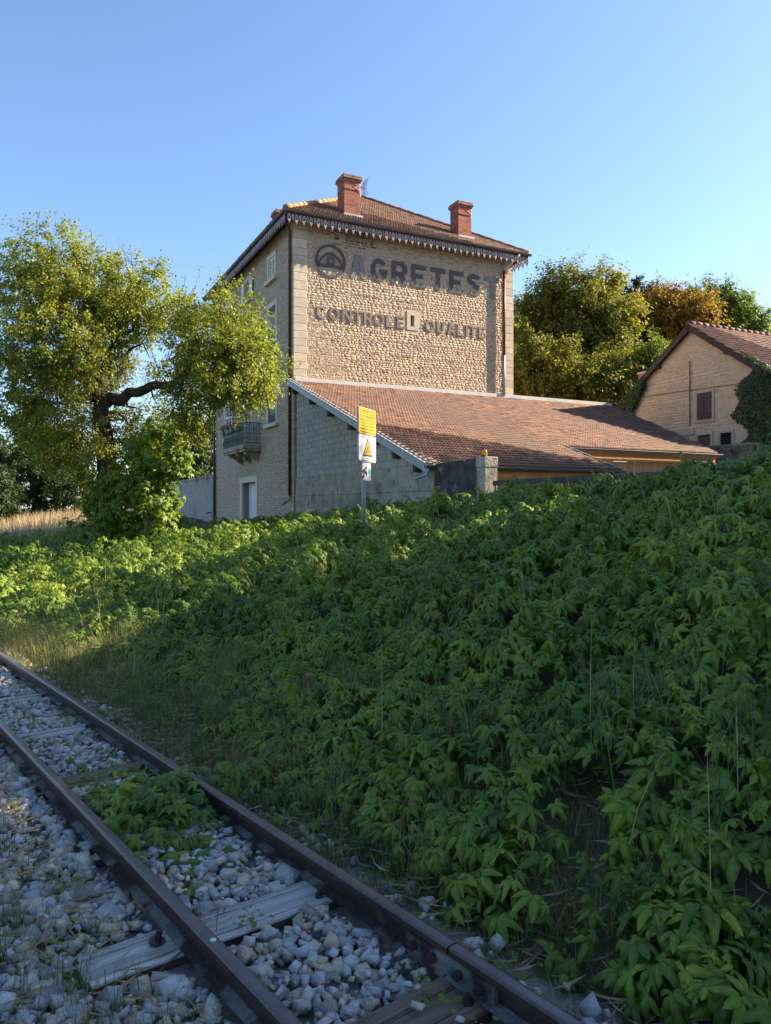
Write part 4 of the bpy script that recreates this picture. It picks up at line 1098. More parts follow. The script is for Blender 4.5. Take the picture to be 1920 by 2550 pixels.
put(wsg, 'figure', curve_mesh('figure', [thick([(-.02, .06), (.0, .0), (.03, -.03), (.07, -.05)], .018), thick([(-.05, -.02), (.0, .015), (.04, .03)], .016), thick([(-.13, -.09), (-.07, -.06), (-.02, -.09), (.04, -.06), (.10, -.095)], .014), thick([(-.10, -.055), (-.04, -.03), (.0, -.055)], .012)], M['ink_black'], .0008), 0, 0, .002)
put(wsg, 'text_line', text_mesh('DANGER', .045, M['ink_red'], .18), -.27, .19)
put(wsg, 'text_line', text_mesh('ACHTUNG', .04, M['ink_red'], .19), .27, .19)
put(wsg, 'text_line', text_mesh('GEFAHR', .04, M['ink_red'], .17), .28, .14)
put(wsg, 'text_line', text_mesh('DANGER', .04, M['ink_red'], .18), 0, -.20)
ln = MB()
for i in range(8): ln.box(-.36, -.15 - .015 * i, -.001, .001, .155 - i * .03, .160 - i * .03)
for i in range(8): ln.box(.13 + .018 * i, .36, -.001, .001, .10 - i * .03, .105 - i * .03)
for i in range(3): ln.box(-.28, .28, -.001, .001, -.222 - i * .008, -.219 - i * .008)
lo = ln.build('small_print', M['ink_grey'], wsg); lo.location = (0, -wsg['depth'], 0)
gs = sign('direction_sign', 'small white sign with black climbing figure and green arrow, lowest on the post', .40, .37, wz - .505, M['sign_white'], .004, .012)
put(gs, 'figure', curve_mesh('figure', [thick([(.02, .13), (.03, .09), (.0, .03), (-.06, -.01)], .06), ell(.035, .115, .03, .03, 12), thick([(.0, .03), (.05, -.03), (.03, -.09)], .05), thick([(-.05, .0), (-.10, -.04), (-.08, -.09), (-.15, -.13)], .045), thick([(-.02, .04), (-.09, .03), (-.15, -.02)], .03)], M['ink_black'], .0008), -.04, 0)
put(gs, 'arrow', curve_mesh('arrow', [[(.08, .05), (.12, .05), (.12, .12), (.185, .0), (.12, -.12), (.12, -.05), (.08, -.05)]], M['ink_green'], .0008), 0, 0)

# ================================================================== RAILWAY
def rail(label, p, t0, t1):
    t = empty('rail', tp(p, t0), 0, label=label, cat='rail', group='rails of the narrow track')
    base = Vector(t.location)
    u3 = Vector((TU[0], TU[1], GRADE)).normalized(); nn = Vector((TN[0], TN[1], 0))
    def sweep(name, prof, mat):
        n = len(prof); V = []; F = []
        ks = max(2, int((t1 - t0) / 2)); rgx = random.Random(int(p * 100))
        for i in range(ks + 1):
            tq = t0 + (t1 - t0) * i / ks; c = tp(p, tq) - base
            V += [c + nn * x + Vector((0, 0, z_)) for x, z_ in prof]
        for i in range(ks): F += [(i * n + k, i * n + (k + 1) % n, (i + 1) * n + (k + 1) % n, (i + 1) * n + k) for k in range(n)]
        F += [tuple(range(n - 1, -1, -1)), tuple(range(ks * n, ks * n + n))]
        return link(name, mesh_py(name, V, F, mat), t)
    sweep('head', [(-.027, -.030), (-.0275, -.008), (-.022, -.001), (.022, -.001), (.0275, -.008), (.027, -.030), (.008, -.037), (-.008, -.037)], M['rail'])
    sweep('running_surface', [(-.021, -.0012), (-.014, .001), (.014, .001), (.021, -.0012), (.014, -.003), (-.014, -.003)], M['rail_top'])
    sweep('web', [(-.0065, -.0362), (-.0065, -.094), (.0065, -.094), (.0065, -.0362)], M['rail'])
    sweep('foot', [(-.047, -.110), (.047, -.110), (.047, -.103), (.010, -.0935), (-.010, -.0935), (-.047, -.103)], M['rail_foot'])
    return t
nrl = rail('rusty near rail with a white paint spot on its head', P_NEAR, -3.5, 34)
JT = 2.03
rail('rusty far rail running from the bolted joint to the distance', P_FAR, JT + .004, 34)
rA = rail('rusty far rail from the bolted joint toward the viewer end', P_FAR, -3.5, JT - .004)
fp = tp(P_FAR, JT); nn = Vector((TN[0], TN[1], 0)); u3 = Vector((TU[0], TU[1], GRADE)).normalized()
fish = empty('fishplate', fp - rA.location, 0); fish.parent = rA
mb = MB().extrude([(-.030, -.040), (-.009, -.034), (-.009, -.092), (-.034, -.098)], -u3 * .24, u3 * .24, nn, (0, 0, 1)); mb.build('plate', M['rail_foot'], fish)
mb = MB().extrude([(.030, -.040), (.009, -.034), (.009, -.092), (.034, -.098)], -u3 * .24, u3 * .24, nn, (0, 0, 1)); mb.build('plate', M['rail_foot'], fish)
for s in (-.18, -.07, .07, .18):
    c = u3 * s + Vector((0, 0, -.066))
    MB().tube([c - nn * .022, c - nn * .058], .017, 6).build('bolt', M['rail'], fish)
spot = MB().tube([tp(P_NEAR, 2.62, .0015), tp(P_NEAR, 2.62, .0028)], .012, 12); so_ = spot.build('paint_spot', M['sign_white'], nrl); so_.location = -nrl.location

SL = [(.98, 'sleeper_brown'), (1.93, 'sleeper_brown'), (2.90, 'sleeper'), (4.0, 'sleeper'), (5.2, 'sleeper_brown'), (6.55, 'sleeper'), (8.1, 'sleeper'), (9.6, 'sleeper'), (11.1, 'sleeper'), (12.6, 'sleeper')]
SLAB = ['brown cracked sleeper under the far rail joint end', 'brown split sleeper just beyond the fishplate', 'silver-grey split sleeper with a loose bolt on its near end', 'grey sleeper hidden by creeper between the rails', 'dark brown sleeper in pale gravel beyond the creeper clump', 'pale grey sleeper half covered by gravel', None, None, None, None]
for i, (t_, mk) in enumerate(SL):
    lab = SLAB[i] or 'pale grey sleeper beyond the half-buried one, where the rails leave the gravel'
    s = empty('sleeper', tp(1.55, t_, -.11), math.atan2(TN[1], TN[0]) + random.uniform(-.03, .03), label=lab, cat='sleeper', group='wooden sleepers of the narrow track')
    s.rotation_euler = (0, 0, s.rotation_euler[2])
    rgx = random.Random(i)
    # body with slightly uneven top made of long strips, so splits are real
    w = .23; n = 4; L0, L1 = (-.77, .42) if i == 2 else (-.47, .42)
    edges = [-w / 2] + sorted(rgx.uniform(-w / 2 + .04, w / 2 - .04) for _ in range(n - 1)) + [w / 2]
    for k in range(n):
        y0_, y1_ = edges[k], edges[k + 1]
        if y1_ - y0_ < .012: continue
        dz = rgx.uniform(-.005, .003); xs = np.linspace(L0 + rgx.uniform(0, .015), L1, 7)
        V = []; F = []
        for x in xs:
            j = rgx.uniform(-.003, .003); g = rgx.uniform(.0005, .003)
            V += [(x, y0_ + g, -.012), (x, y1_ - g, -.012), (x, y1_ - g - .002, dz + j), (x, y0_ + g + .002, dz + j)]
        for q in range(6):
            o4 = q * 4; F += [(o4 + a, o4 + (a + 1) % 4, o4 + (a + 1) % 4 + 4, o4 + a + 4) for a in range(4)]
        F += [(3, 2, 1, 0), (24, 25, 26, 27)]
        link('top_strip', mesh_py('top_strip', V, F, M[mk]), s)
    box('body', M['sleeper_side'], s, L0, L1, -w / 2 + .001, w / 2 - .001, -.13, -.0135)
    for px in (P_NEAR, P_FAR):
        for sg in (-1, 1):
            if (i, px, sg) == (2, P_NEAR, -1): continue
            x = px - 1.55 + sg * .068; yy = sg * .05
            MB().tube([(x, yy, -.02), (x, yy, .012)], [.022, .018], 8).tube([(x, yy, .01), (x, yy, .03)], .011, 6).build('coach_screw', M['rail'], s)
lb = empty('loose_bolt', tp(P_NEAR - .10, 2.93, -.11), 0, label='large loose rail screw lying on the grey split sleeper', cat='bolt')
MB().tube([(0, 0, .004), (0, 0, .012), (.004, 0, .016)], [.034, .034, .022], 10).build('washer', M['rail'], lb)
MB().tube([(0, 0, .01), (.008, .004, .05)], [.012, .014], 6).build('shank', M['rail'], lb)

# ---- ballast stones
protos = []
rgp = random.Random(2)
for k in range(14):
    bm = bmesh.new()
    ax = (rgp.uniform(.8, 1.2), rgp.uniform(.6, 1.0), rgp.uniform(.45, .75))
    for i in range(10 if k % 3 else 13):
        v = Vector((rgp.gauss(0, 1), rgp.gauss(0, 1), rgp.gauss(0, 1))).normalized() * rgp.uniform(.85, 1.05)
        if k % 3 and i < 8: v = Vector(((i & 1) * 2 - 1, (i >> 1 & 1) * 2 - 1, (i >> 2 & 1) * 2 - 1)) * .72 + Vector((rgp.uniform(-.4, .4), rgp.uniform(-.4, .4), rgp.uniform(-.4, .4)))
        bm.verts.new((v.x * ax[0] * .5, v.y * ax[1] * .5, v.z * ax[2] * .5))
    r_ = bmesh.ops.convex_hull(bm, input=bm.verts)
    bmesh.ops.delete(bm, geom=[v for v in bm.verts if not v.link_faces], context='VERTS')
    bm.verts.index_update(); bm.verts.ensure_lookup_table()
    protos.append(([tuple(v.co) for v in bm.verts], [tuple(v.index for v in f.verts) for f in bm.faces])); bm.free()
items = []
def on_sleeper(p, t):
    return any(abs(t - s[0]) < .135 and (.76 < p < 2.36 if s[0] == 2.90 else 1.2 < p < (2.2 if s[0] < 2 else 1.84)) for s in SL)
def drop(p, t, size, lift=0.0):
    if abs(p - P_NEAR) < .05 + size * .35 or abs(p - P_FAR) < .05 + size * .35: return
    if on_sleeper(p, t) and not (rgp.random() < .03 and size < .05): return
    k = rgp.randrange(14); v, f = protos[k]
    z_ = BED + .012 + lift + (.025 if on_sleeper(p, t) else 0)
    q = tp(p, t, z_)
    m4 = Matrix.Translation(q) @ Matrix.Rotation(rgp.uniform(0, 6.28), 4, 'Z') @ Matrix.Rotation(rgp.gauss(0, .35), 4, 'X') @ Matrix.Rotation(rgp.gauss(0, .35), 4, 'Y') @ Matrix.Scale(size, 4)
    items.append((k, v, f, m4))
for i in range(30000):
    t_ = .6 + 11.5 * rgp.random() ** 1.3; p = rgp.uniform(-.3, 2.2)
    if p > 1.95 and rgp.random() < .85: continue
    inside = P_NEAR < p < P_FAR
    if p < .95 and rgp.random() < .25: continue
    s = min(max(rgp.lognormvariate(math.log(.044), .38), .022), .11)
    if p < P_NEAR and rgp.random() < .07: s *= 1.5
    drop(p, t_, s, rgp.uniform(-.012, .03 if inside else .014))
pieces(bed, Matrix.Identity(4), 'stone', M['ballast'], items, 300, 'remaining_ballast')

# ================================================================== LEAVES
def leaflet(L, W, seg, fold, arch, droop, serr=0.0):
    """one leaflet along +Y, folded on its midrib, arched; returns verts, faces"""
    V = [(0, 0, 0)]; F = []
    ys = np.linspace(0, 1, seg + 1)
    prof = lambda y: (math.sin(math.pi * y ** 1.2) ** .85) if 0 < y < 1 else 0
    for i, y in enumerate(ys[1:-1], 1):
        w = W * prof(y) * .5; z = arch * L * math.sin(math.pi * y * .6) - droop * L * y * y
        sr = serr * W * (1 if i % 2 else -1)
        V += [(-(w + sr), y * L - .06 * L, z - fold * w), (0, y * L, z), (w + sr, y * L - .06 * L, z - fold * w)]
    V.append((0, L, arch * L * math.sin(math.pi * .6) - droop * L))
    n = seg - 1
    F += [(0, 2, 1), (0, 3, 2)]
    for i in range(n - 1):
        a = 1 + 3 * i; F += [(a, a + 1, a + 4), (a, a + 4, a + 3), (a + 1, a + 2, a + 5), (a + 1, a + 5, a + 4)]
    a = 1 + 3 * (n - 1); e = len(V) - 1
    F += [(a, a + 1, e), (a + 1, a + 2, e)]
    return np.array(V), np.array(F)
def palmate(seed, seg, n=5, L=.135, serr=0.0):
    rg = random.Random(seed); VV = []; FF = []; o = 0
    angs = np.linspace(-105, 105, n) if n == 5 else np.linspace(-120, 120, n)
    for i, a in enumerate(angs):
        k = 1 - .30 * abs(a) / 110
        v, f = leaflet(L * k * rg.uniform(.85, 1.1), L * k * rg.uniform(.40, .48), seg, rg.uniform(.3, .7), rg.uniform(.32, .55), rg.uniform(.7, 1.35), serr)
        c, s = math.cos(R(-a + rg.uniform(-9, 9))), math.sin(R(-a))
        v = np.stack([v[:, 0] * c - v[:, 1] * s, v[:, 0] * s + v[:, 1] * c, v[:, 2]], 1)
        v[:, 1] += 0.004
        VV.append(v); FF.append(f + o); o += len(v)
    return np.concatenate(VV), np.concatenate(FF)
def rib_of(seg, n=5):
    one = [1.0] + [0.0, 1.0, 0.0] * (seg - 1) + [1.0]
    return np.array(one * n)
def leaf2(L, W): 
    V = np.array([(0, 0, 0), (-W / 2, L * .5, -.12 * L), (0, L, -.1 * L), (W / 2, L * .5, -.12 * L)]); return V, np.array([(0, 2, 1), (0, 3, 2)])
def frames(nrm, dirs):
    z = nrm / np.linalg.norm(nrm, axis=1, keepdims=True)
    y = dirs - z * np.sum(dirs * z, 1, keepdims=True); y /= (np.linalg.norm(y, axis=1, keepdims=True) + 1e-9)
    x = np.cross(y, z)
    return np.stack([x, y, z], -1)
def scatter(protos_, pos, nrm, dirs, scale, rng):
    """list of (verts, faces) protos spread over N places -> V, F, rnd"""
    pos = np.asarray(pos); N_ = len(pos); Fm = frames(nrm, dirs); pick = rng.integers(0, len(protos_), N_); rv = rng.random(N_)
    VV = []; FF = []; RR = []; o = 0
    for k, (v, f) in enumerate(protos_):
        ix = np.nonzero(pick == k)[0]
        if not len(ix): continue
        w = np.einsum('nij,vj->nvi', Fm[ix], v) * scale[ix][:, None, None] + pos[ix][:, None, :]
        VV.append(w.reshape(-1, 3)); RR.append(np.repeat(rv[ix], len(v)))
        FF.append((f[None] + (np.arange(len(ix)) * len(v))[:, None, None] + o).reshape(-1, 3)); o += len(ix) * len(v)
    return np.concatenate(VV), np.concatenate(FF), np.concatenate(RR)
class Batch:
    def __init__(s): s.V = []; s.F = []; s.R = []; s.n = 0
    def add(s, v, f, r): s.V.append(v); s.F.append(f + s.n); s.R.append(r); s.n += len(v)
    def build(s, name, mat, parent=None, smooth=False, rib=None, **kw):
        me = mesh_np(name, np.concatenate(s.V), np.concatenate(s.F), mat, smooth, np.concatenate(s.R))
        if rib is not None and len(rib) == len(me.vertices):
            me.attributes.new('rib', 'FLOAT', 'POINT').data.foreach_set('value', np.asarray(rib, np.float32))
        return link(name, me, parent, **kw)

# ---- the creeper on the bank
rng = np.random.default_rng(21)
LOD = [(0, 5.2, 350, 6, .05), (5.2, 9, 340, 4, 0), (9, 15, 270, 3, 0), (15, 34, 110, 2, 0)]
def vine_edge(t): return np.interp(t, [-2, 1, 2.5, 3.5, 5, 8, 12, 20], [2.1, 2.12, 2.2, 2.4, 2.6, 2.8, 2.45, 2.3])
def vine_keep(X, Y, rng):
    p = X * TN[0] + Y * TN[1]; t = X * TU[0] + Y * TU[1]; a, b = house_xy(X, Y); q = -a; s = -b
    e = vine_edge(t) + (fbm(X * 1.3, Y * 1.3) - .5) * .8
    k = p > e
    k &= ~((s < 1.2) & (q < 3.0)) & ~((s >= 1.2) & (q < .10)) & (s > -7)
    for cx_, cy_, rr_ in ((.70, 3.02, .34), (.95, 3.55, .22), (.62, 4.15, .24)):
        d = np.hypot((X - cx_), (Y - cy_)) / rr_
        k &= (d > 1) | (rng.random(len(X)) < .22)
    return k, np.clip((p - e) / 1.5, 0, 1)
vine = Batch(); ribs = []
for (d0, d1, dens, seg, serr) in LOD:
    ar = .56 * (d1 ** 2 - d0 ** 2); n = int(ar * dens * 1.05)
    rr_ = np.sqrt(rng.uniform(d0 ** 2, d1 ** 2, n)); th = rng.uniform(-.56, .56, n)
    n2 = int(n * .42); r2_ = np.sqrt(rng.uniform(d0 ** 2, d1 ** 2, n2)); th2 = np.where(rng.random(n2) < .3, rng.uniform(-.8, -.56, n2), rng.uniform(.56, 1.25, n2))   # thinner beyond the view
    rr_ = np.concatenate([rr_, r2_]); th = np.concatenate([th, th2])
    X, Y = rr_ * np.sin(th), rr_ * np.cos(th)
    k, taper = vine_keep(X, Y, rng); X, Y, taper = X[k], Y[k], taper[k]; n = len(X)
    hum = fbm(X * 1.9 + 5, Y * 1.9, 3); h = (.04 + 1.0 * np.clip(hum - .28, 0, 1)) * (.22 + .78 * taper)
    u = 1 - rng.random(n) ** 1.8 * .75
    e = .08
    cz = lambda x, y: ground(x, y) + 1.0 * fbm(x * 1.9 + 5, y * 1.9, 3)
    gxv = (cz(X + e, Y) - cz(X - e, Y)) / (2 * e); gyv = (cz(X, Y + e) - cz(X, Y - e)) / (2 * e)
    nrm = np.stack([-gxv * .6, -gyv * .6 - .12, np.full(n, 1.0)], 1) + rng.normal(0, .33, (n, 3))
    nrm[:, 2] = np.abs(nrm[:, 2])
    ang = rng.uniform(0, 2 * np.pi, n); dirs = np.stack([np.cos(ang) - gxv * .3, np.sin(ang) - gyv * .3 - .35, np.full(n, -.15)], 1)
    sc_ = np.where(rng.random(n) < .25, rng.uniform(.28, .5, n), rng.uniform(.5, .98, n)) * np.where(np.abs(np.arctan2(X, Y)) > .57, 1.35, 1.0) * (.95 if d0 < 5 else 1.0 if d0 < 9 else 1.08 if d0 < 15 else 1.3)
    pos = np.stack([X, Y, ground(X, Y) + h * u + .02], 1)
    pr_l = [palmate(40 + i, seg, serr=serr) for i in range(6)]
    v, f, r = scatter(pr_l, pos, nrm, dirs, sc_, rng); vine.add(v, f, r); ribs.append(np.tile(rib_of(seg), len(v) // len(pr_l[0][0])))
# stray creeper over the track between the rails and along the far rail
n = 300
pq = np.where(rng.random(n) < .75, rng.normal(1.52, .15, n), rng.uniform(1.9, 2.35, n)); tq = np.where(rng.random(n) < .7, rng.normal(4.3, .36, n), rng.uniform(3.4, 5.6, n))
pq = np.clip(pq, 1.26, 2.4)
X = TN[0] * pq + TU[0] * tq; Y = TN[1] * pq + TU[1] * tq
hh = np.exp(-((tq - 4.3) / .5) ** 2) * .16 + .02
pos = np.stack([X, Y, tz(tq) + BED + .02 + hh * rng.random(n)], 1)
nrm = np.stack([np.zeros(n), np.full(n, -.2), np.ones(n)], 1) + rng.normal(0, .35, (n, 3)); ang = rng.uniform(0, 6.28, n)
v, f, r = scatter([palmate(60 + i, 5, serr=.05) for i in range(4)], pos, nrm, np.stack([np.cos(ang), np.sin(ang) - .3, 0 * ang], 1), rng.uniform(.45, .8, n), rng); vine.add(v, f, r); ribs.append(np.tile(rib_of(5), n))
# young shoots standing above the canopy
ns = 420; d = 2.6 + 17 * rng.random(ns) ** 1.15; th = rng.uniform(-.52, .52, ns); X, Y = d * np.sin(th), d * np.cos(th)
k, tp_ = vine_keep(X, Y, rng); X, Y = X[k], Y[k]; ns = len(X); m_ = 8
top_ = ground(X, Y) + .04 + 1.0 * np.clip(fbm(X * 1.9 + 5, Y * 1.9, 3) - .28, 0, 1)
ang = rng.uniform(0, 6.28, ns); ln_ = rng.uniform(.12, .38, ns); u = np.tile(np.linspace(0, 1, m_), (ns, 1))
px_ = X[:, None] + np.cos(ang)[:, None] * u * ln_[:, None] * .8; py_ = Y[:, None] + np.sin(ang)[:, None] * u * ln_[:, None] * .8; pz2 = top_[:, None] + ln_[:, None] * (u * 1.1 - .55 * u * u)
pos = np.stack([px_, py_, pz2], -1).reshape(-1, 3) + rng.normal(0, .012, (ns * m_, 3)); n = len(pos)
an2 = np.repeat(ang, m_) + np.tile([1.4, -1.4] * (m_ // 2), ns)
v, f, r = scatter([palmate(70 + i, 3) for i in range(3)], pos, np.array([0, 0, 1.0]) + rng.normal(0, .35, (n, 3)), np.stack([np.cos(an2), np.sin(an2), -.2 + 0 * an2], 1), (np.tile(np.linspace(.62, .24, m_), ns)) * rng.uniform(.8, 1.2, n), rng)
shoots = Batch(); shoots.add(v, f, r)
shoots.build('creeper_shoots', M['ivy_leaf'], None, False, label='pale young creeper shoots standing above the leaf carpet', cat='creeper', kind='stuff')
vine.build('creeper', M['vine'], None, False, np.concatenate(ribs), label='dense green five-leaved creeper covering the whole bank', cat='creeper', kind='stuff')
print('vine tris', sum(len(f) for f in vine.F))
# creeper runners
st = MB()
for i in range(150):
    d = 2.2 + 8 * random.random() ** 1.4; th = random.uniform(-.5, .5); x, y = d * math.sin(th), d * math.cos(th)
    p_ = x * TN[0] + y * TN[1]
    if p_ < 2.4: continue
    pts = []; a = random.uniform(0, 6.28); zz = random.uniform(.05, .2)
    for k in range(5):
        pts.append((x, y, float(ground(x, y)) + zz + .05 * math.sin(k)))
        x += .14 * math.cos(a); y += .14 * math.sin(a); a += random.uniform(-.5, .5); zz += random.uniform(-.03, .06)
    st.tube(pts, .0035, 4, False)
st.build('creeper_runners', M['vine_stem'], None, kind='stuff', label='thin brown creeper runners among the leaves', cat='creeper')

# ---- grasses
def blades(batch, pos, h, lean, width, rng, curl=.5):
    n = len(pos); ang = rng.uniform(0, 2 * np.pi, n); d = np.stack([np.cos(ang), np.sin(ang), np.zeros(n)], 1); side = np.stack([-np.sin(ang), np.cos(ang), np.zeros(n)], 1)
    ln_ = lean * rng.random(n)
    pts = []
    for k, w in ((0, 1), (.4, .8), (.75, .5)):
        c = pos + np.array([0, 0, 1.0]) * (h * k * (1 - .25 * k * ln_))[:, None] + d * (h * ln_ * k ** (1 + curl))[:, None]
        pts += [c - side * (width * w / 2)[:, None], c + side * (width * w / 2)[:, None]]
    c = pos + np.array([0, 0, 1.0]) * (h * (1 - .35 * ln_))[:, None] + d * (h * ln_)[:, None]; pts.append(c)
    V = np.stack(pts, 1).reshape(-1, 3)
    f0 = np.array([(0, 1, 3), (0, 3, 2), (2, 3, 5), (2, 5, 4), (4, 5, 6)])
    F = (f0[None] + (np.arange(n) * 7)[:, None, None]).reshape(-1, 3)
    batch.add(V, F, np.repeat(rng.random(n), 7))
rng = np.random.default_rng(5)
def tufts(n_t, per, pf, spread):
    c = pf(n_t); c = np.repeat(c, per, 0); c = c + rng.normal(0, spread, c.shape); return c
def track_xy(pt): return np.stack([TN[0] * pt[:, 0] + TU[0] * pt[:, 1], TN[1] * pt[:, 0] + TU[1] * pt[:, 1]], 1)
def withz(xy, bedlevel=False): return np.concatenate([xy, (ground(xy[:, 0], xy[:, 1]) - .01)[:, None]], 1)
gb = Batch(); gg = Batch()
# verge between far rail and creeper, left part
pt = tufts(1500, 15, lambda n: np.stack([1.98 + 1.5 * rng.random(n) ** 1.1, rng.uniform(2.6, 14, n)], 1), .05)
xy = track_xy(pt); n = len(xy); blades(gb, withz(xy), rng.uniform(.08, .34, n), .9, rng.uniform(.003, .006, n), rng)
# dry patches on the near bank
for cx_, cy_, rr_, k in ((.70, 3.02, .30, 600), (.95, 3.55, .22, 300), (.62, 4.15, .24, 300), (1.15, 2.65, .22, 260), (.2, 3.9, .3, 260)):
    xy = np.stack([rng.normal(cx_, rr_ * .6, k), rng.normal(cy_, rr_ * .6, k)], 1); blades(gb, withz(xy), rng.uniform(.06, .26, k), 1.0, rng.uniform(.002, .0045, k), rng)
# camera side of the near rail
pt = tufts(460, 17, lambda n: np.stack([rng.uniform(-.35, .95, n), .9 + 8 * rng.random(n) ** 1.3], 1), .04)
pt = pt[pt[:, 0] < 1.08]
xy = track_xy(pt); n = len(xy); blades(gb, np.concatenate([xy, (tz(pt[:, 1]) + BED - .01)[:, None]], 1), rng.uniform(.05, .22, n), 1.0, rng.uniform(.002, .0045, n), rng)
pt = tufts(46, 26, lambda n: np.stack([rng.uniform(-.2, .85, n), rng.uniform(1.5, 5.5, n)], 1), .03)
xy = track_xy(pt); n = len(xy); blades(gg, np.concatenate([xy, (tz(pt[:, 1]) + BED - .01)[:, None]], 1), rng.uniform(.10, .26, n), .8, rng.uniform(.003, .0055, n), rng)
# few dry stems between the rails
pt = tufts(16, 9, lambda n: np.stack([rng.uniform(1.25, 1.8, n), rng.uniform(1.8, 9, n)], 1), .03)
xy = track_xy(pt); n = len(xy); blades(gb, np.concatenate([xy, (tz(pt[:, 1]) + BED)[:, None]], 1), rng.uniform(.06, .2, n), .8, rng.uniform(.0025, .004, n), rng)
# tufts coming up through the creeper
n0 = 260; d = 2.6 + 15 * rng.random(n0) ** 1.1; th = rng.uniform(-.5, .5, n0); c = np.stack([d * np.sin(th), d * np.cos(th)], 1)
c = c[(c @ TN) > 3.0]; a_, b_ = house_xy(c[:, 0], c[:, 1]); c = c[-a_ > .6]
xy = np.repeat(c, 16, 0) + rng.normal(0, .07, (len(c) * 16, 2)); n = len(xy)
cz_ = .7 * np.clip(fbm(xy[:, 0] * 1.9 + 5, xy[:, 1] * 1.9, 3) - .28, 0, 1)
base_ = withz(xy); base_[:, 2] += cz_; blades(gg, base_, rng.uniform(.22, .5, n), 1.0, rng.uniform(.004, .007, n), rng)
lit = Batch(); lit2 = Batch()
def litter(pt_, zoff, L_=(.06, .22)):
    xy_ = track_xy(pt_); m_ = len(xy_); z_ = np.where((pt_[:, 0] < 2.2) & (pt_[:, 0] > -.5), tz(pt_[:, 1]) + BED + zoff, ground(xy_[:, 0], xy_[:, 1]) + .012)
    pos_ = np.concatenate([xy_, (z_ + rng.uniform(0, .03, m_))[:, None]], 1); an_ = rng.uniform(0, 6.28, m_)
    v_, f_, r_ = scatter([leaf2(1.0, .022)], pos_, np.array([0, 0, 1.0]) + rng.normal(0, .12, (m_, 3)), np.stack([np.cos(an_), np.sin(an_), rng.normal(0, .12, m_)], 1), rng.uniform(*L_, m_), rng); lit.add(v_, f_, r_)
litter(np.stack([rng.uniform(1.95, 3.6, 3600), .3 + 9 * rng.random(3600) ** 1.2], 1), .02)
litter(np.stack([rng.uniform(-.4, 1.05, 1700), .8 + 7 * rng.random(1700) ** 1.2], 1), .035)
lit.build('straw_litter', M['dry_grass'], kind='stuff', label='dead straw lying on the soil beside the rails', cat='straw')
pt = tufts(150, 14, lambda n: np.stack([rng.uniform(1.98, 2.7, n), rng.uniform(.4, 4.5, n)], 1), .05)
xy = track_xy(pt); n = len(xy); blades(gb, withz(xy), rng.uniform(.06, .24, n), 1.0, rng.uniform(.003, .006, n), rng)
n = 260; d = 2.6 + 14 * rng.random(n) ** 1.1; th = rng.uniform(-.5, .5, n); xy = np.stack([d * np.sin(th), d * np.cos(th)], 1); xy = xy[(xy @ TN) > 2.6]; a_, b_ = house_xy(xy[:, 0], xy[:, 1]); xy = xy[-a_ > .6]; n = len(xy)
base_ = withz(xy); base_[:, 2] += .6 * np.clip(fbm(xy[:, 0] * 1.9 + 5, xy[:, 1] * 1.9, 3) - .28, 0, 1); blades(lit2, base_, rng.uniform(.35, .75, n), .6, rng.uniform(.003, .006, n), rng)
lit2.build('dry_stems', M['dry_grass'], kind='stuff', label='thin straw stems leaning out of the creeper', cat='grass')
gb.build('dry_grass', M['grass'], kind='stuff', label='thin dry and green grass along the railway verge', cat='grass')
gg.build('green_grass', M['green_grass'], kind='stuff', label='long green grass tufts rising through the creeper', cat='grass')
# field of straw grass at the far left, and seed heads before the house
fg = Batch()
n = 9000; X = rng.uniform(-32, -13, n); Y = rng.uniform(31, 52, n)
k = (X / Y < -.36); X, Y = X[k], Y[k]
xy = np.stack([X, Y], 1); n = len(xy); blades(fg, withz(xy), rng.uniform(.35, .8, n), .6, rng.uniform(.012, .025, n), rng)
n = 300; X = rng.uniform(-9, -3.2, n); Y = rng.uniform(21, 26, n); xy = np.stack([X, Y], 1); blades(fg, withz(xy), rng.uniform(.35, .85, n), .4, rng.uniform(.008, .014, n), rng)
fg.build('straw_grass', M['dry_grass'], kind='stuff', label='tall golden dry grass in the field behind the old tree', cat='grass')
# low weeds: small leaves on the verge and in the gravel
small_leaf = leaflet(.03, .018, 2, .3, .1, .2)
wd = Batch()
pt = tufts(800, 24, lambda n: np.stack([rng.uniform(2.02, 3.9, n), rng.uniform(1.6, 13, n)], 1), .07); xy = track_xy(pt); n = len(xy)
pos = withz(xy); pos[:, 2] += rng.uniform(.01, .13, n)
nr = np.stack([np.zeros(n), np.zeros(n), np.ones(n)], 1) + rng.normal(0, .5, (n, 3)); dr = rng.normal(0, 1, (n, 3))
v, f, r = scatter([small_leaf], pos, nr, dr, rng.uniform(.6, 1.5, n), rng); wd.add(v, f, r)
pt = tufts(46, 26, lambda n: np.stack([np.where(rng.random(n) < .6, rng.uniform(-.1, 1.05, n), rng.uniform(1.3, 1.8, n)), rng.uniform(1.5, 9, n)], 1), .045); xy = track_xy(pt); n = len(xy)
pos = np.concatenate([xy, (tz(pt[:, 1]) + BED + rng.uniform(.01, .09, n))[:, None]], 1)
nr = np.stack([np.zeros(n), np.zeros(n), np.ones(n)], 1) + rng.normal(0, .5, (n, 3)); dr = rng.normal(0, 1, (n, 3))
v, f, r = scatter([small_leaf], pos, nr, dr, rng.uniform(.6, 1.4, n), rng); wd.add(v, f, r)
wd.build('low_weeds', M['ivy_leaf'], kind='stuff', label='low small-leaved weeds in the gravel and verge', cat='weeds')

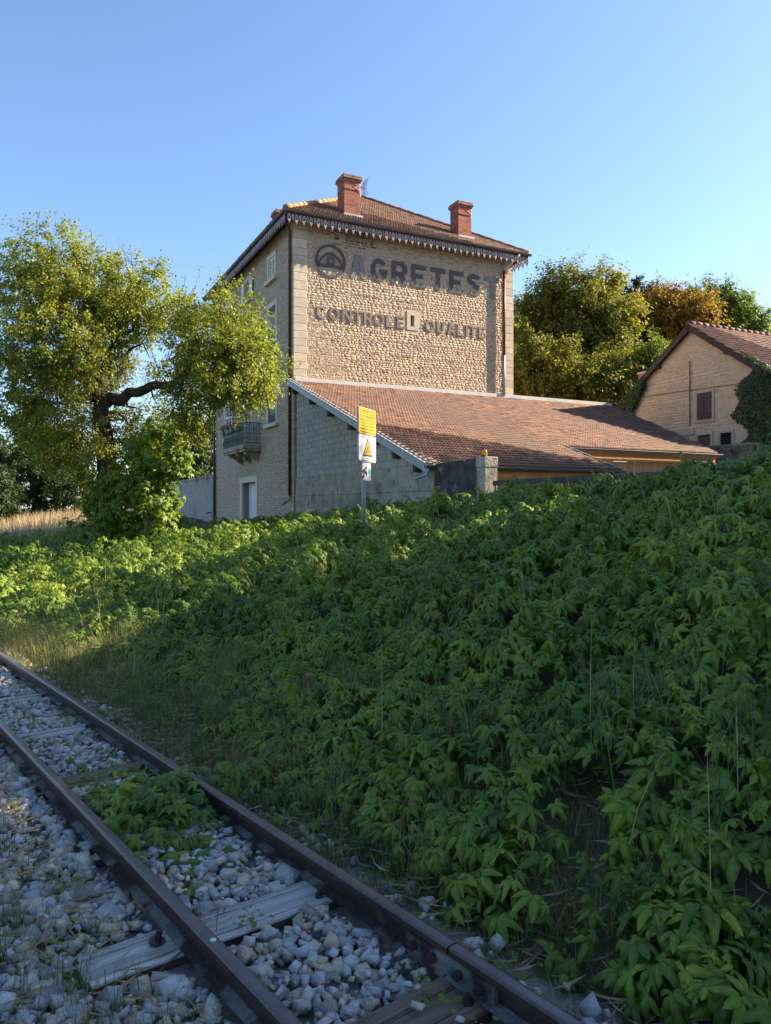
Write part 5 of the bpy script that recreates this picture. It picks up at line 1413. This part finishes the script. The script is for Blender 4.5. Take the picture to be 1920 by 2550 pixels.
# ================================================================== TREES
def at(sx, sy, Y): return np.array([(sx - 960) / 1850 * Y, Y, EYE + (1265 - sy) / 1850 * Y])
def leafy(blobs, n_clump, per, lsize, rng, protos_, droop=.6, spread=.35, hang=0.0, flat_=1.0):
    """blobs: (centre, radii) -> leaf batch with clumps near the blob surfaces"""
    b = Batch(); clumps = []
    w = np.array([np.prod(r) ** (2 / 3) for c, r in blobs]); w = w / w.sum()
    for (c, r), ww in zip(blobs, w):
        m = max(3, int(n_clump * ww)); d = rng.normal(0, 1, (m, 3)); d /= np.linalg.norm(d, axis=1, keepdims=True)
        rad = rng.uniform(.35, 1.08, m) ** .55
        cc = c + d * rad[:, None] * np.array(r); clumps.append((cc, d))
    C_ = np.concatenate([x[0] for x in clumps]); D_ = np.concatenate([x[1] for x in clumps]); n = len(C_)
    szs = rng.uniform(.6, 1.4, n)
    pc = np.repeat(C_, per, 0); dd = np.repeat(D_, per, 0); sz_ = np.repeat(szs, per)
    # each clump is a short spray of leaves along a drooping twig
    tw = D_ * .8 + rng.normal(0, .45, (n, 3)); tw[:, 2] -= droop * .6; tw /= np.linalg.norm(tw, axis=1, keepdims=True)
    T_ = np.repeat(tw, per, 0); u = rng.random(len(pc))
    pos = pc + T_ * (u * spread * 2.2 * sz_)[:, None] + rng.normal(0, spread * .38, (len(pc), 3)) * sz_[:, None]
    pos[:, 2] -= hang * u * u
    nrm = np.array([0, 0, 1.0]) * .75 + dd * .5 + rng.normal(0, .5, pos.shape)
    dirs = T_ + rng.normal(0, .7, pos.shape); dirs[:, 2] -= droop
    v, f, r = scatter(protos_, pos, nrm, dirs, lsize * rng.uniform(.65, 1.25, len(pos)), rng)
    # colour: neighbours in a clump share most of their tone
    b.add(v, f, r)
    return b, C_
def limb(mb, pts, r0, r1, n=8, wob=.0):
    pts = [Vector(p) for p in pts]; out = []
    for i in range(len(pts) - 1):
        for k in range(4): out.append(pts[i].lerp(pts[i + 1], k / 4) + Vector((random.uniform(-1, 1), random.uniform(-1, 1), random.uniform(-1, 1))) * wob)
    out.append(pts[-1]); m = len(out)
    mb.tube(out, [r0 + (r1 - r0) * i / (m - 1) for i in range(m)], n)
# ---- old fruit tree at the left
TY = 22.0
def z4p(x, y): return x * 720 / 1666, 500 + y * 840 / 1944
k_ = 720 / 1666 * TY / 1850
spec = [(270, 330, 215, 0), (130, 480, 150, .6), (440, 420, 190, -.3), (620, 500, 200, .5), (800, 500, 170, -.2), (880, 600, 140, .3), (720, 640, 190, .8), (200, 560, 170, -.6), (430, 640, 200, -.8),
        (250, 800, 230, -1.2), (80, 950, 190, -.4), (420, 860, 190, -.8), (60, 1140, 170, .4), (230, 1060, 180, -1.0), (480, 1000, 160, .9), (620, 800, 140, .9),
        (1080, 640, 110, .3), (1180, 730, 170, 0), (1300, 680, 170, -.4), (1400, 800, 170, .2), (1300, 920, 200, -.8), (1440, 980, 150, -.2), (1180, 1000, 170, .3), (1330, 1060, 130, -.3), (1490, 1040, 90, .1), (1060, 860, 110, .6), (1090, 1160, 110, .2), (1030, 1130, 90, .5), (1130, 1260, 70, .2), (640, 910, 80, .8), (560, 1080, 90, .8), (930, 950, 50, .5), (700, 980, 45, .6),
        (330, 1240, 190, -.2), (200, 1270, 120, .4), (480, 1340, 160, -.5), (420, 1480, 150, -.5), (300, 1420, 130, .3), (760, 1280, 130, .6), (880, 1290, 120, .7), (690, 1390, 100, .4), (950, 1400, 80, .6)]
blobs = []
for x, y, r, dy in spec:
    if x > 1030: dy -= 1.3
    c = at(*z4p(x, y), TY + dy); rr_ = r * k_; blobs.append((c, (rr_, rr_ * 1.05, rr_ * .92)))
rng = np.random.default_rng(31)
tree = empty('old_fruit_tree', (at(*z4p(620, 1850), TY)[0], TY, float(ground(at(*z4p(620, 1850), TY)[0], TY))), 0, label='gnarled old fruit tree with sunlit yellow-green crown beside the stone house', cat='tree')
TI = Vector(tree.location)
lb_, cl = leafy(blobs, 2500, 54, 1.0, rng, [leaf2(.095, .058), leaf2(.08, .052)], droop=.9, spread=.20)
for V_ in lb_.V: V_ -= np.array(TI)
zc_ = np.array([c[2] for c, r in blobs]); sprays = []
for i in range(420):
    (c, r) = blobs[rng.integers(len(blobs))]; up = i < 230
    d_ = rng.normal(0, 1, 3); d_[2] = abs(d_[2]) * 1.2 if up else -abs(d_[2]); d_ /= np.linalg.norm(d_)
    p0 = c + d_ * np.array(r) * .85; L_ = rng.uniform(.35, .95) if up else rng.uniform(.4, 1.1); m_ = int(L_ * 34)
    dir_ = d_ * .7 + np.array([0, 0, .7 if up else -.9]) + rng.normal(0, .25, 3); dir_ /= np.linalg.norm(dir_)
    u = rng.random(m_); pos = p0 + dir_ * (u * L_)[:, None] + rng.normal(0, .035, (m_, 3))
    v, f, r_ = scatter([leaf2(.085, .05)], pos, rng.normal(0, .6, (m_, 3)) + np.array([0, 0, .7]), dir_ + rng.normal(0, .7, (m_, 3)), rng.uniform(.6, 1.15, m_), rng); lb_.add(v - np.array(TI), f, r_)
    sprays.append((p0 - dir_ * .3, p0 + dir_ * L_))
lb_.build('crown', M['tree_leaf'], tree)
# hanging twigs in the gap
hb = Batch(); n = 26
for i in range(n):
    c = at(*z4p(random.uniform(690, 900), random.uniform(820, 960)), TY + random.uniform(-.3, .6)); L_ = random.uniform(.5, 1.3); m = 26
    u = rng.random(m); pos = c + np.stack([rng.normal(0, .04, m), rng.normal(0, .04, m), -u * L_], 1)
    v, f, r = scatter([leaf2(.06, .03)], pos, rng.normal(0, 1, (m, 3)), np.stack([rng.normal(0, .3, m), rng.normal(0, .3, m), -np.ones(m)], 1), rng.uniform(.6, 1.1, m), rng); hb.add(v - np.array(TI), f, r)
hb.build('hanging_twigs', M['gold'], tree, kind='stuff')
tr = MB()
pT = lambda x, y, dy=0: Vector(at(*z4p(x, y), TY + dy)) - TI
limb(tr, [Vector((0, 0, -.3)), pT(612, 1500), pT(590, 1280), pT(575, 1130)], .32, .21, 10, .03)
tr.build('trunk', M['bark'], tree, True)
l2 = MB(); limb(l2, [pT(580, 1180), pT(640, 1140), pT(700, 1155, -.1), pT(740, 1110, -.2), pT(820, 1095, -.4), pT(880, 1065, -.6), pT(985, 1062, -.9), pT(1060, 1010, -1.1), pT(1110, 900, -1.3), pT(1130, 780, -1.3)], .20, .06, 8, .02)
limb(l2, [pT(1050, 1020, -1.1), pT(1160, 1000, -1.3), pT(1300, 960, -1.4), pT(1420, 900, -1.4)], .09, .03, 6, .02); limb(l2, [pT(720, 1150), pT(735, 1185), pT(790, 1195)], .05, .02, 5, .01)
limb(l2, [pT(870, 1080), pT(880, 1130), pT(900, 1170)], .035, .012, 5, .01)
l2.build('limb', M['bark'], tree, True)
l3 = MB(); limb(l3, [pT(578, 1150), pT(540, 1080), pT(470, 1010), pT(390, 970), pT(280, 880), pT(230, 780)], .20, .05, 8, .02)
limb(l3, [pT(470, 1010), pT(430, 850, .4), pT(400, 650, .4), pT(300, 400), pT(300, 250)], .13, .02, 6, .03); l3.build('limb', M['bark'], tree, True)
l4 = MB(); limb(l4, [pT(575, 1140), pT(600, 980, .4), pT(660, 800, .6), pT(720, 600, .5), pT(790, 450)], .18, .03, 8, .03); limb(l4, [pT(660, 800, .6), pT(760, 750, .6), pT(830, 620, .3)], .08, .02, 6, .03)
limb(l4, [pT(690, 960, .5), pT(740, 860, .5), pT(820, 820, .4), pT(860, 900, .4)], .05, .012, 5, .02); l4.build('limb', M['bark'], tree, True)
l5 = MB(); limb(l5, [pT(590, 1290), pT(540, 1380, -.3), pT(530, 1420, -.4), pT(470, 1350, -.5)], .08, .03, 6, .02); limb(l5, [pT(600, 1230), pT(680, 1220, .3), pT(760, 1300, .5)], .06, .02, 5, .02)
tw = MB()
for p0, p1 in sprays: tw.tube([Vector(p0) - TI, Vector(p1) - TI], [.008, .003], 4, False)
ci = rng.choice(len(cl), 420, replace=False)
for i in ci:
    c = Vector(cl[i]) - TI; q = c + Vector((rng.normal(0, .3), rng.normal(0, .3), -abs(rng.normal(0, .35)))) ; tw.tube([q, q.lerp(c, .5) + Vector((0, 0, .04)), c], [.014, .010, .005], 4, False)
l5.build('limb', M['bark'], tree, True); tw.build('twigs', M['bark'], tree, kind='stuff')
# ivy round the trunk
iv = [(at(*z4p(x, y), TY - .5 + dy), (r * k_, r * k_ * .9, r * k_)) for x, y, r, dy in ((860, 1450, 110, -.3), (950, 1460, 85, -.4), (1010, 1510, 55, -.4), (770, 1600, 125, -.1), (880, 1640, 115, -.3), (700, 1720, 140, 0), (850, 1760, 140, -.2), (630, 1690, 70, .1), (610, 1790, 95, 0), (950, 1770, 70, -.1), (560, 1850, 90, -.2))]
ib, _ = leafy(iv, 330, 12, 1.0, rng, [palmate(80 + i, 2, L=.15) for i in range(3)], droop=.5, spread=.16)
ib.build('trunk_creeper', M['ivy_leaf'], None, kind='stuff', label='bright green creeper smothering the trunk of the old fruit tree', cat='creeper')

# ---- trees behind on the right
def z3p(x, y): return 1160 + x * 760 / 1666, 640 + y * 620 / 1359
def chest_proto(L): return palmate(int(L * 1000), 2, 5, L)
def back_tree(name, label, spec_, Y, mat, n_clump, per, L, seed, trunk=(None, None), conv=z3p, kk=760 / 1666, group=None, spread=.42, droop=.9):
    rg_ = np.random.default_rng(seed); bl = []
    for x, y, r, dy in spec_:
        c = at(*conv(x, y), Y + dy); rr_ = r * kk * (Y + dy) / 1850; bl.append((c, (rr_, rr_ * 1.1, rr_)))
    bx_ = at(*conv(trunk[0], 1000), Y)[0]; gz_ = float(ground(bx_, Y))
    t = empty(name, (bx_, Y, gz_), 0, label=label, cat='tree', group=group); o_ = np.array([bx_, Y, gz_])
    b, cl_ = leafy(bl, int(n_clump * 1.25), per * 4, 1.0, rg_, [leaf2(L * .75, L * .36), leaf2(L * .6, L * .32)], droop=droop, spread=spread)
    for V_ in b.V: V_ -= o_
    b.build('crown', mat, t)
    mb = MB(); top = max(bl, key=lambda q: q[0][2])[0] - o_
    limb(mb, [(0, 0, -.3), (top[0] * .2, top[1] * .2, top[2] * .4), (top[0] * .8, top[1] * .8, top[2] * .85)], .38, .08, 8, .08); mb.build('trunk', M['bark'], t, True)
    br = MB()
    for c, r in bl:
        c = c - o_; s = Vector((top[0] * .2, top[1] * .2, min(top[2] * .5, c[2] * .6))); limb(br, [s, s.lerp(Vector(c), .5) + Vector((0, 0, -.2)), Vector(c)], .15, .04, 5, .08)
    br.build('limb', M['bark'], t, True)
    return t
back_tree('chestnut_tree', 'largest tree behind the shed, sunlit green and gold crown beside the house', [(560, 200, 130, 0), (430, 290, 120, .8), (480, 130, 55, 0), (720, 150, 80, .3), (770, 100, 45, 0), (800, 290, 105, -.8), (650, 330, 150, -.6), (830, 400, 75, -.8), (330, 330, 70, 1.0), (560, 420, 130, -.4), (740, 450, 130, -.8), (380, 430, 95, .6), (300, 420, 60, .8)], 47, M['chest'], 620, 18, .34, 3, (600, 0))
back_tree('chestnut_tree', 'low browning chestnut filling the space above the shed ridge', [(330, 500, 90, 0), (420, 620, 140, -.6), (330, 680, 90, 0), (560, 620, 130, -.6), (640, 700, 140, -1.0), (760, 640, 120, -.8), (850, 610, 85, -.6), (840, 720, 110, -.4), (500, 730, 110, -1), (720, 760, 110, -1), (300, 600, 60, .4)], 44, M['chest'], 560, 18, .32, 4, (560, 0))
back_tree('bronze_tree', 'dark bronze tree between the green-gold chestnut and the golden tree', [(920, 200, 75, 0), (880, 280, 70, 0), (960, 260, 75, .5), (930, 370, 90, 0), (900, 470, 90, 0), (1000, 420, 90, 0), (1030, 330, 70, .4)], 52, M['chest_dark'], 330, 18, .34, 5, (940, 0))
back_tree('golden_tree', 'golden yellow tree rising behind the left slope of the barn roof', [(1080, 230, 70, 0), (1060, 310, 80, 0), (1150, 270, 80, -.3), (1230, 270, 80, -.3), (1180, 340, 90, -.4), (1270, 330, 70, -.3), (1080, 400, 80, 0), (1250, 230, 40, 0)], 50, M['gold'], 330, 18, .32, 6, (1150, 0))
back_tree('green_tree', 'fresh green tree showing above the barn ridge', [(1300, 210, 60, 0), (1370, 260, 75, 0), (1450, 260, 75, .2), (1440, 330, 80, 0), (1340, 340, 80, 0), (1520, 310, 55, .3), (1570, 350, 50, .3), (1610, 390, 45, .3), (1290, 290, 60, 0)], 54, M['green_leaf'], 330, 18, .34, 8, (1400, 0))
back_tree('green_shrub', 'small bright green tree tight beside the barn verge', [(1040, 500, 55, 0), (1010, 560, 45, 0), (1080, 500, 45, 0), (1060, 560, 50, .2), (990, 610, 45, .3)], 43, M['green_leaf'], 110, 16, .24, 9, (1040, 0), spread=.3)
back_tree('dark_evergreen', 'dark tree edge visible just right of the house corner', [(290, 370, 50, 0), (300, 450, 60, 0), (280, 560, 60, 0), (290, 660, 60, 0), (300, 760, 60, 0), (400, 790, 80, 0), (560, 800, 90, 0), (700, 810, 90, 0), (850, 800, 90, 0), (900, 620, 80, 0), (1000, 640, 80, 0)], 53, M['hedge'], 330, 18, .34, 10, (300, 0))
# ---- dark trees at the left behind the field
back_tree('hedgerow_tree', 'rounded dark tree at the field edge seen left of the old trunk', [(100, 1420, 150, 0), (230, 1380, 130, 0), (150, 1560, 150, 0), (320, 1520, 150, 0), (330, 1650, 130, 0), (180, 1690, 130, 0), (440, 1600, 130, 0), (470, 1690, 110, 0), (60, 1650, 90, .5)], 62, M['hedge'], 420, 18, .36, 12, (200, 0), conv=z4p, kk=720 / 1666)
back_tree('hedgerow_tree', 'dark tree standing behind the garden wall near the house', [(1100, 1320, 110, 0), (1180, 1400, 110, 0), (1050, 1450, 110, 0), (1180, 1520, 100, 0), (980, 1350, 110, 0), (1100, 1560, 90, 0), (900, 1500, 120, 0), (1200, 1250, 80, 0)], 58, M['hedge'], 330, 18, .36, 13, (1080, 0), conv=z4p, kk=720 / 1666)
back_tree('hedgerow_tree', 'small grey-green bush at the left end of the golden field', [(20, 1700, 70, 0), (-30, 1640, 80, 0), (40, 1760, 50, 0), (-60, 1740, 80, 0)], 48, M['hedge'], 120, 16, .28, 14, (0, 0), conv=z4p, kk=720 / 1666, spread=.3)
back_tree('hedgerow_tree', 'pale distant tree at the far left horizon', [(0, 1440, 60, 0), (-60, 1480, 90, 0), (30, 1500, 50, 0), (-150, 1500, 120, 0)], 95, M['green_leaf'], 120, 16, .5, 15, (0, 0), conv=z4p, kk=720 / 1666)

# ---- ivy on the barn
rng = np.random.default_rng(77)
def wall_ivy(name, label, fields, n):
    b = Batch()
    for (fn, nv, m) in fields:
        pos, nr = fn(m); nr = nr + rng.normal(0, .45, pos.shape); dr = np.stack([rng.normal(0, .5, m), rng.normal(0, .5, m), -np.ones(m)], 1)
        v, f, r = scatter([palmate(90 + i, 2, 5, .10) for i in range(3)], pos, nr, dr, rng.uniform(.6, 1.2, m), rng); b.add(v, f, r)
    b.build(name, M['ivy'], None, kind='stuff', label=label, cat='ivy')
B3 = np.array(BM.to_3x3()); BT = np.array([BX0, BY0, HZ])
def loc(l): return l @ B3.T + BT
def right_gable(m):
    z = rng.uniform(1.5, 7.4, m); edge_ = 6.35 + .35 * np.sin(z * 2.1) + .25 * np.sin(z * 5) + np.clip((6.8 - z), -1, 0) * .55 - np.clip(4.6 - z, 0, 2) * .28
    s = edge_ + rng.random(m) ** .8 * (8.4 - edge_); d = .08 + .55 * np.clip((s - edge_) / 1.5, 0, 1) * rng.random(m) ** .5
    return loc(np.stack([-d, -s, np.minimum(z, rp - np.abs(s - BW / 2) * BKK + .12)], 1)), np.tile(np.array([-D2[0], -D2[1], .5]), (m, 1))
def right_side(m):
    x = rng.uniform(-.5, 9, m); z = rng.uniform(.5, 6.5, m); d = .1 + .7 * rng.random(m) ** .5
    return loc(np.stack([x, -BW - d, np.minimum(z, 6.2 - d * .1)], 1)), np.tile(np.array([-D1[0], -D1[1], .6]), (m, 1))
def right_eave(m):
    x = rng.uniform(-.4, 8, m); d = rng.uniform(-.5, .75, m) * rng.random(m) ** .6; zt2 = rp - (BW / 2 + d) * BKK + .1
    return loc(np.stack([x, -BW - d, zt2 + rng.uniform(-.35, .16, m)], 1)), np.tile(np.array([-D1[0], -D1[1], .9]), (m, 1))
wall_ivy('ivy', 'thick dark ivy over the right corner and eave of the barn', [(right_gable, None, 5200), (right_side, None, 4200), (right_eave, None, 2400)], 0)
def left_gable(m):
    s = -.6 + 1.9 * rng.random(m) ** 1.3; z = gz(s) + .12 - rng.random(m) ** 1.2 * np.clip(1.5 - .8 * np.clip(s, 0, 3), .2, 2)
    return loc(np.stack([-.1 - .25 * rng.random(m), -s, z], 1)), np.tile(np.array([-D2[0], -D2[1], .5]), (m, 1))
wall_ivy('ivy', 'small ivy clump hanging at the left eave of the barn', [(left_gable, None, 1700)], 0)

# ---- shrubs of the creeper heaped at the right end of the bank
# ---- trees beyond the right edge of the view, whose shade covers the track and bank
def shade_tree(x, y, top, rad, seed, label):
    rg_ = np.random.default_rng(seed); g = float(ground(x, y)); bl = []
    for i in range(12):
        a = rg_.uniform(0, 6.28); rr_ = rad * rg_.uniform(.1, .62); zz = EYE + rg_.uniform(.25, .82) * top
        r_ = rad * rg_.uniform(.36, .52); bl.append((np.array([x + rr_ * math.cos(a), y + rr_ * math.sin(a), min(zz, EYE + top - r_)]), (r_, r_, r_ * .95)))
    bl.append((np.array([x, y, EYE + top - rad * .5]), (rad * .5,) * 3)); bl.append((np.array([x, y, EYE + top * .5]), (rad * .7, rad * .7, top * .4)))
    t = empty('roadside_tree', (x, y, g), 0, label=label, cat='tree', group='trees beyond the right edge of the view')
    b, c_ = leafy(bl, 620, 40, 1.0, rg_, [leaf2(.30, .17)], spread=.5); o_ = np.array([x, y, g])
    for V_ in b.V: V_ -= o_
    b.build('crown', M['hedge'], t)
    mb = MB(); limb(mb, [(0, 0, -.3), (.1, .1, top * .5), (0, 0, top * .95)], .3, .06, 8, .06); mb.build('trunk', M['bark'], t, True)
for i, (x, y, top, rad) in enumerate(((16, 11.4, 11.6, 4.2), (15, 4.5, 12.0, 4.8), (17, 17.3, 12.2, 2.1), (17.5, 23.2, 10.4, 1.7), (20, 8, 13, 4.5))):
    shade_tree(x, y, top, rad, 200 + i, 'leafy roadside tree out of view whose shade falls on the bank')

# ---- geranium pots on the balcony rail
for i, y in enumerate((4.95, 5.75, 6.55, 7.3)):
    g = empty('flower_pot', HM @ Vector((-.83, y, 4.34)), HROT, label='grey trough of red geraniums hung on the balcony railing', cat='flower pot', group='flower troughs on the balcony')
    MB().add([(-.07, -.14, 0), (.07, -.14, 0), (.07, .14, 0), (-.07, .14, 0), (-.10, -.19, .2), (.06, -.19, .2), (.06, .19, .2), (-.10, .19, .2)], [(3, 2, 1, 0), (4, 5, 6, 7), (0, 1, 5, 4), (1, 2, 6, 5), (2, 3, 7, 6), (3, 0, 4, 7)]).build('trough', M['pot'], g)
    m_ = 70; pos = np.stack([rng.normal(-.02, .07, m_), rng.uniform(-.2, .2, m_), .2 + rng.uniform(0, .16, m_)], 1)
    b = Batch(); v, f, r = scatter([leaf2(.06, .06)], pos, rng.normal(0, 1, (m_, 3)), rng.normal(0, 1, (m_, 3)), np.ones(m_), rng); b.add(v, f, r); b.build('leaves', M['ivy_leaf'], g)
    m_ = 34; pos = np.stack([rng.normal(-.06, .07, m_), rng.uniform(-.2, .2, m_), .26 + rng.uniform(0, .14, m_)], 1)
    b = Batch(); v, f, r = scatter([leaf2(.05, .05)], pos, rng.normal(0, 1, (m_, 3)), rng.normal(0, 1, (m_, 3)), np.ones(m_), rng); b.add(v, f, r); b.build('flowers', M['red_flower'], g)
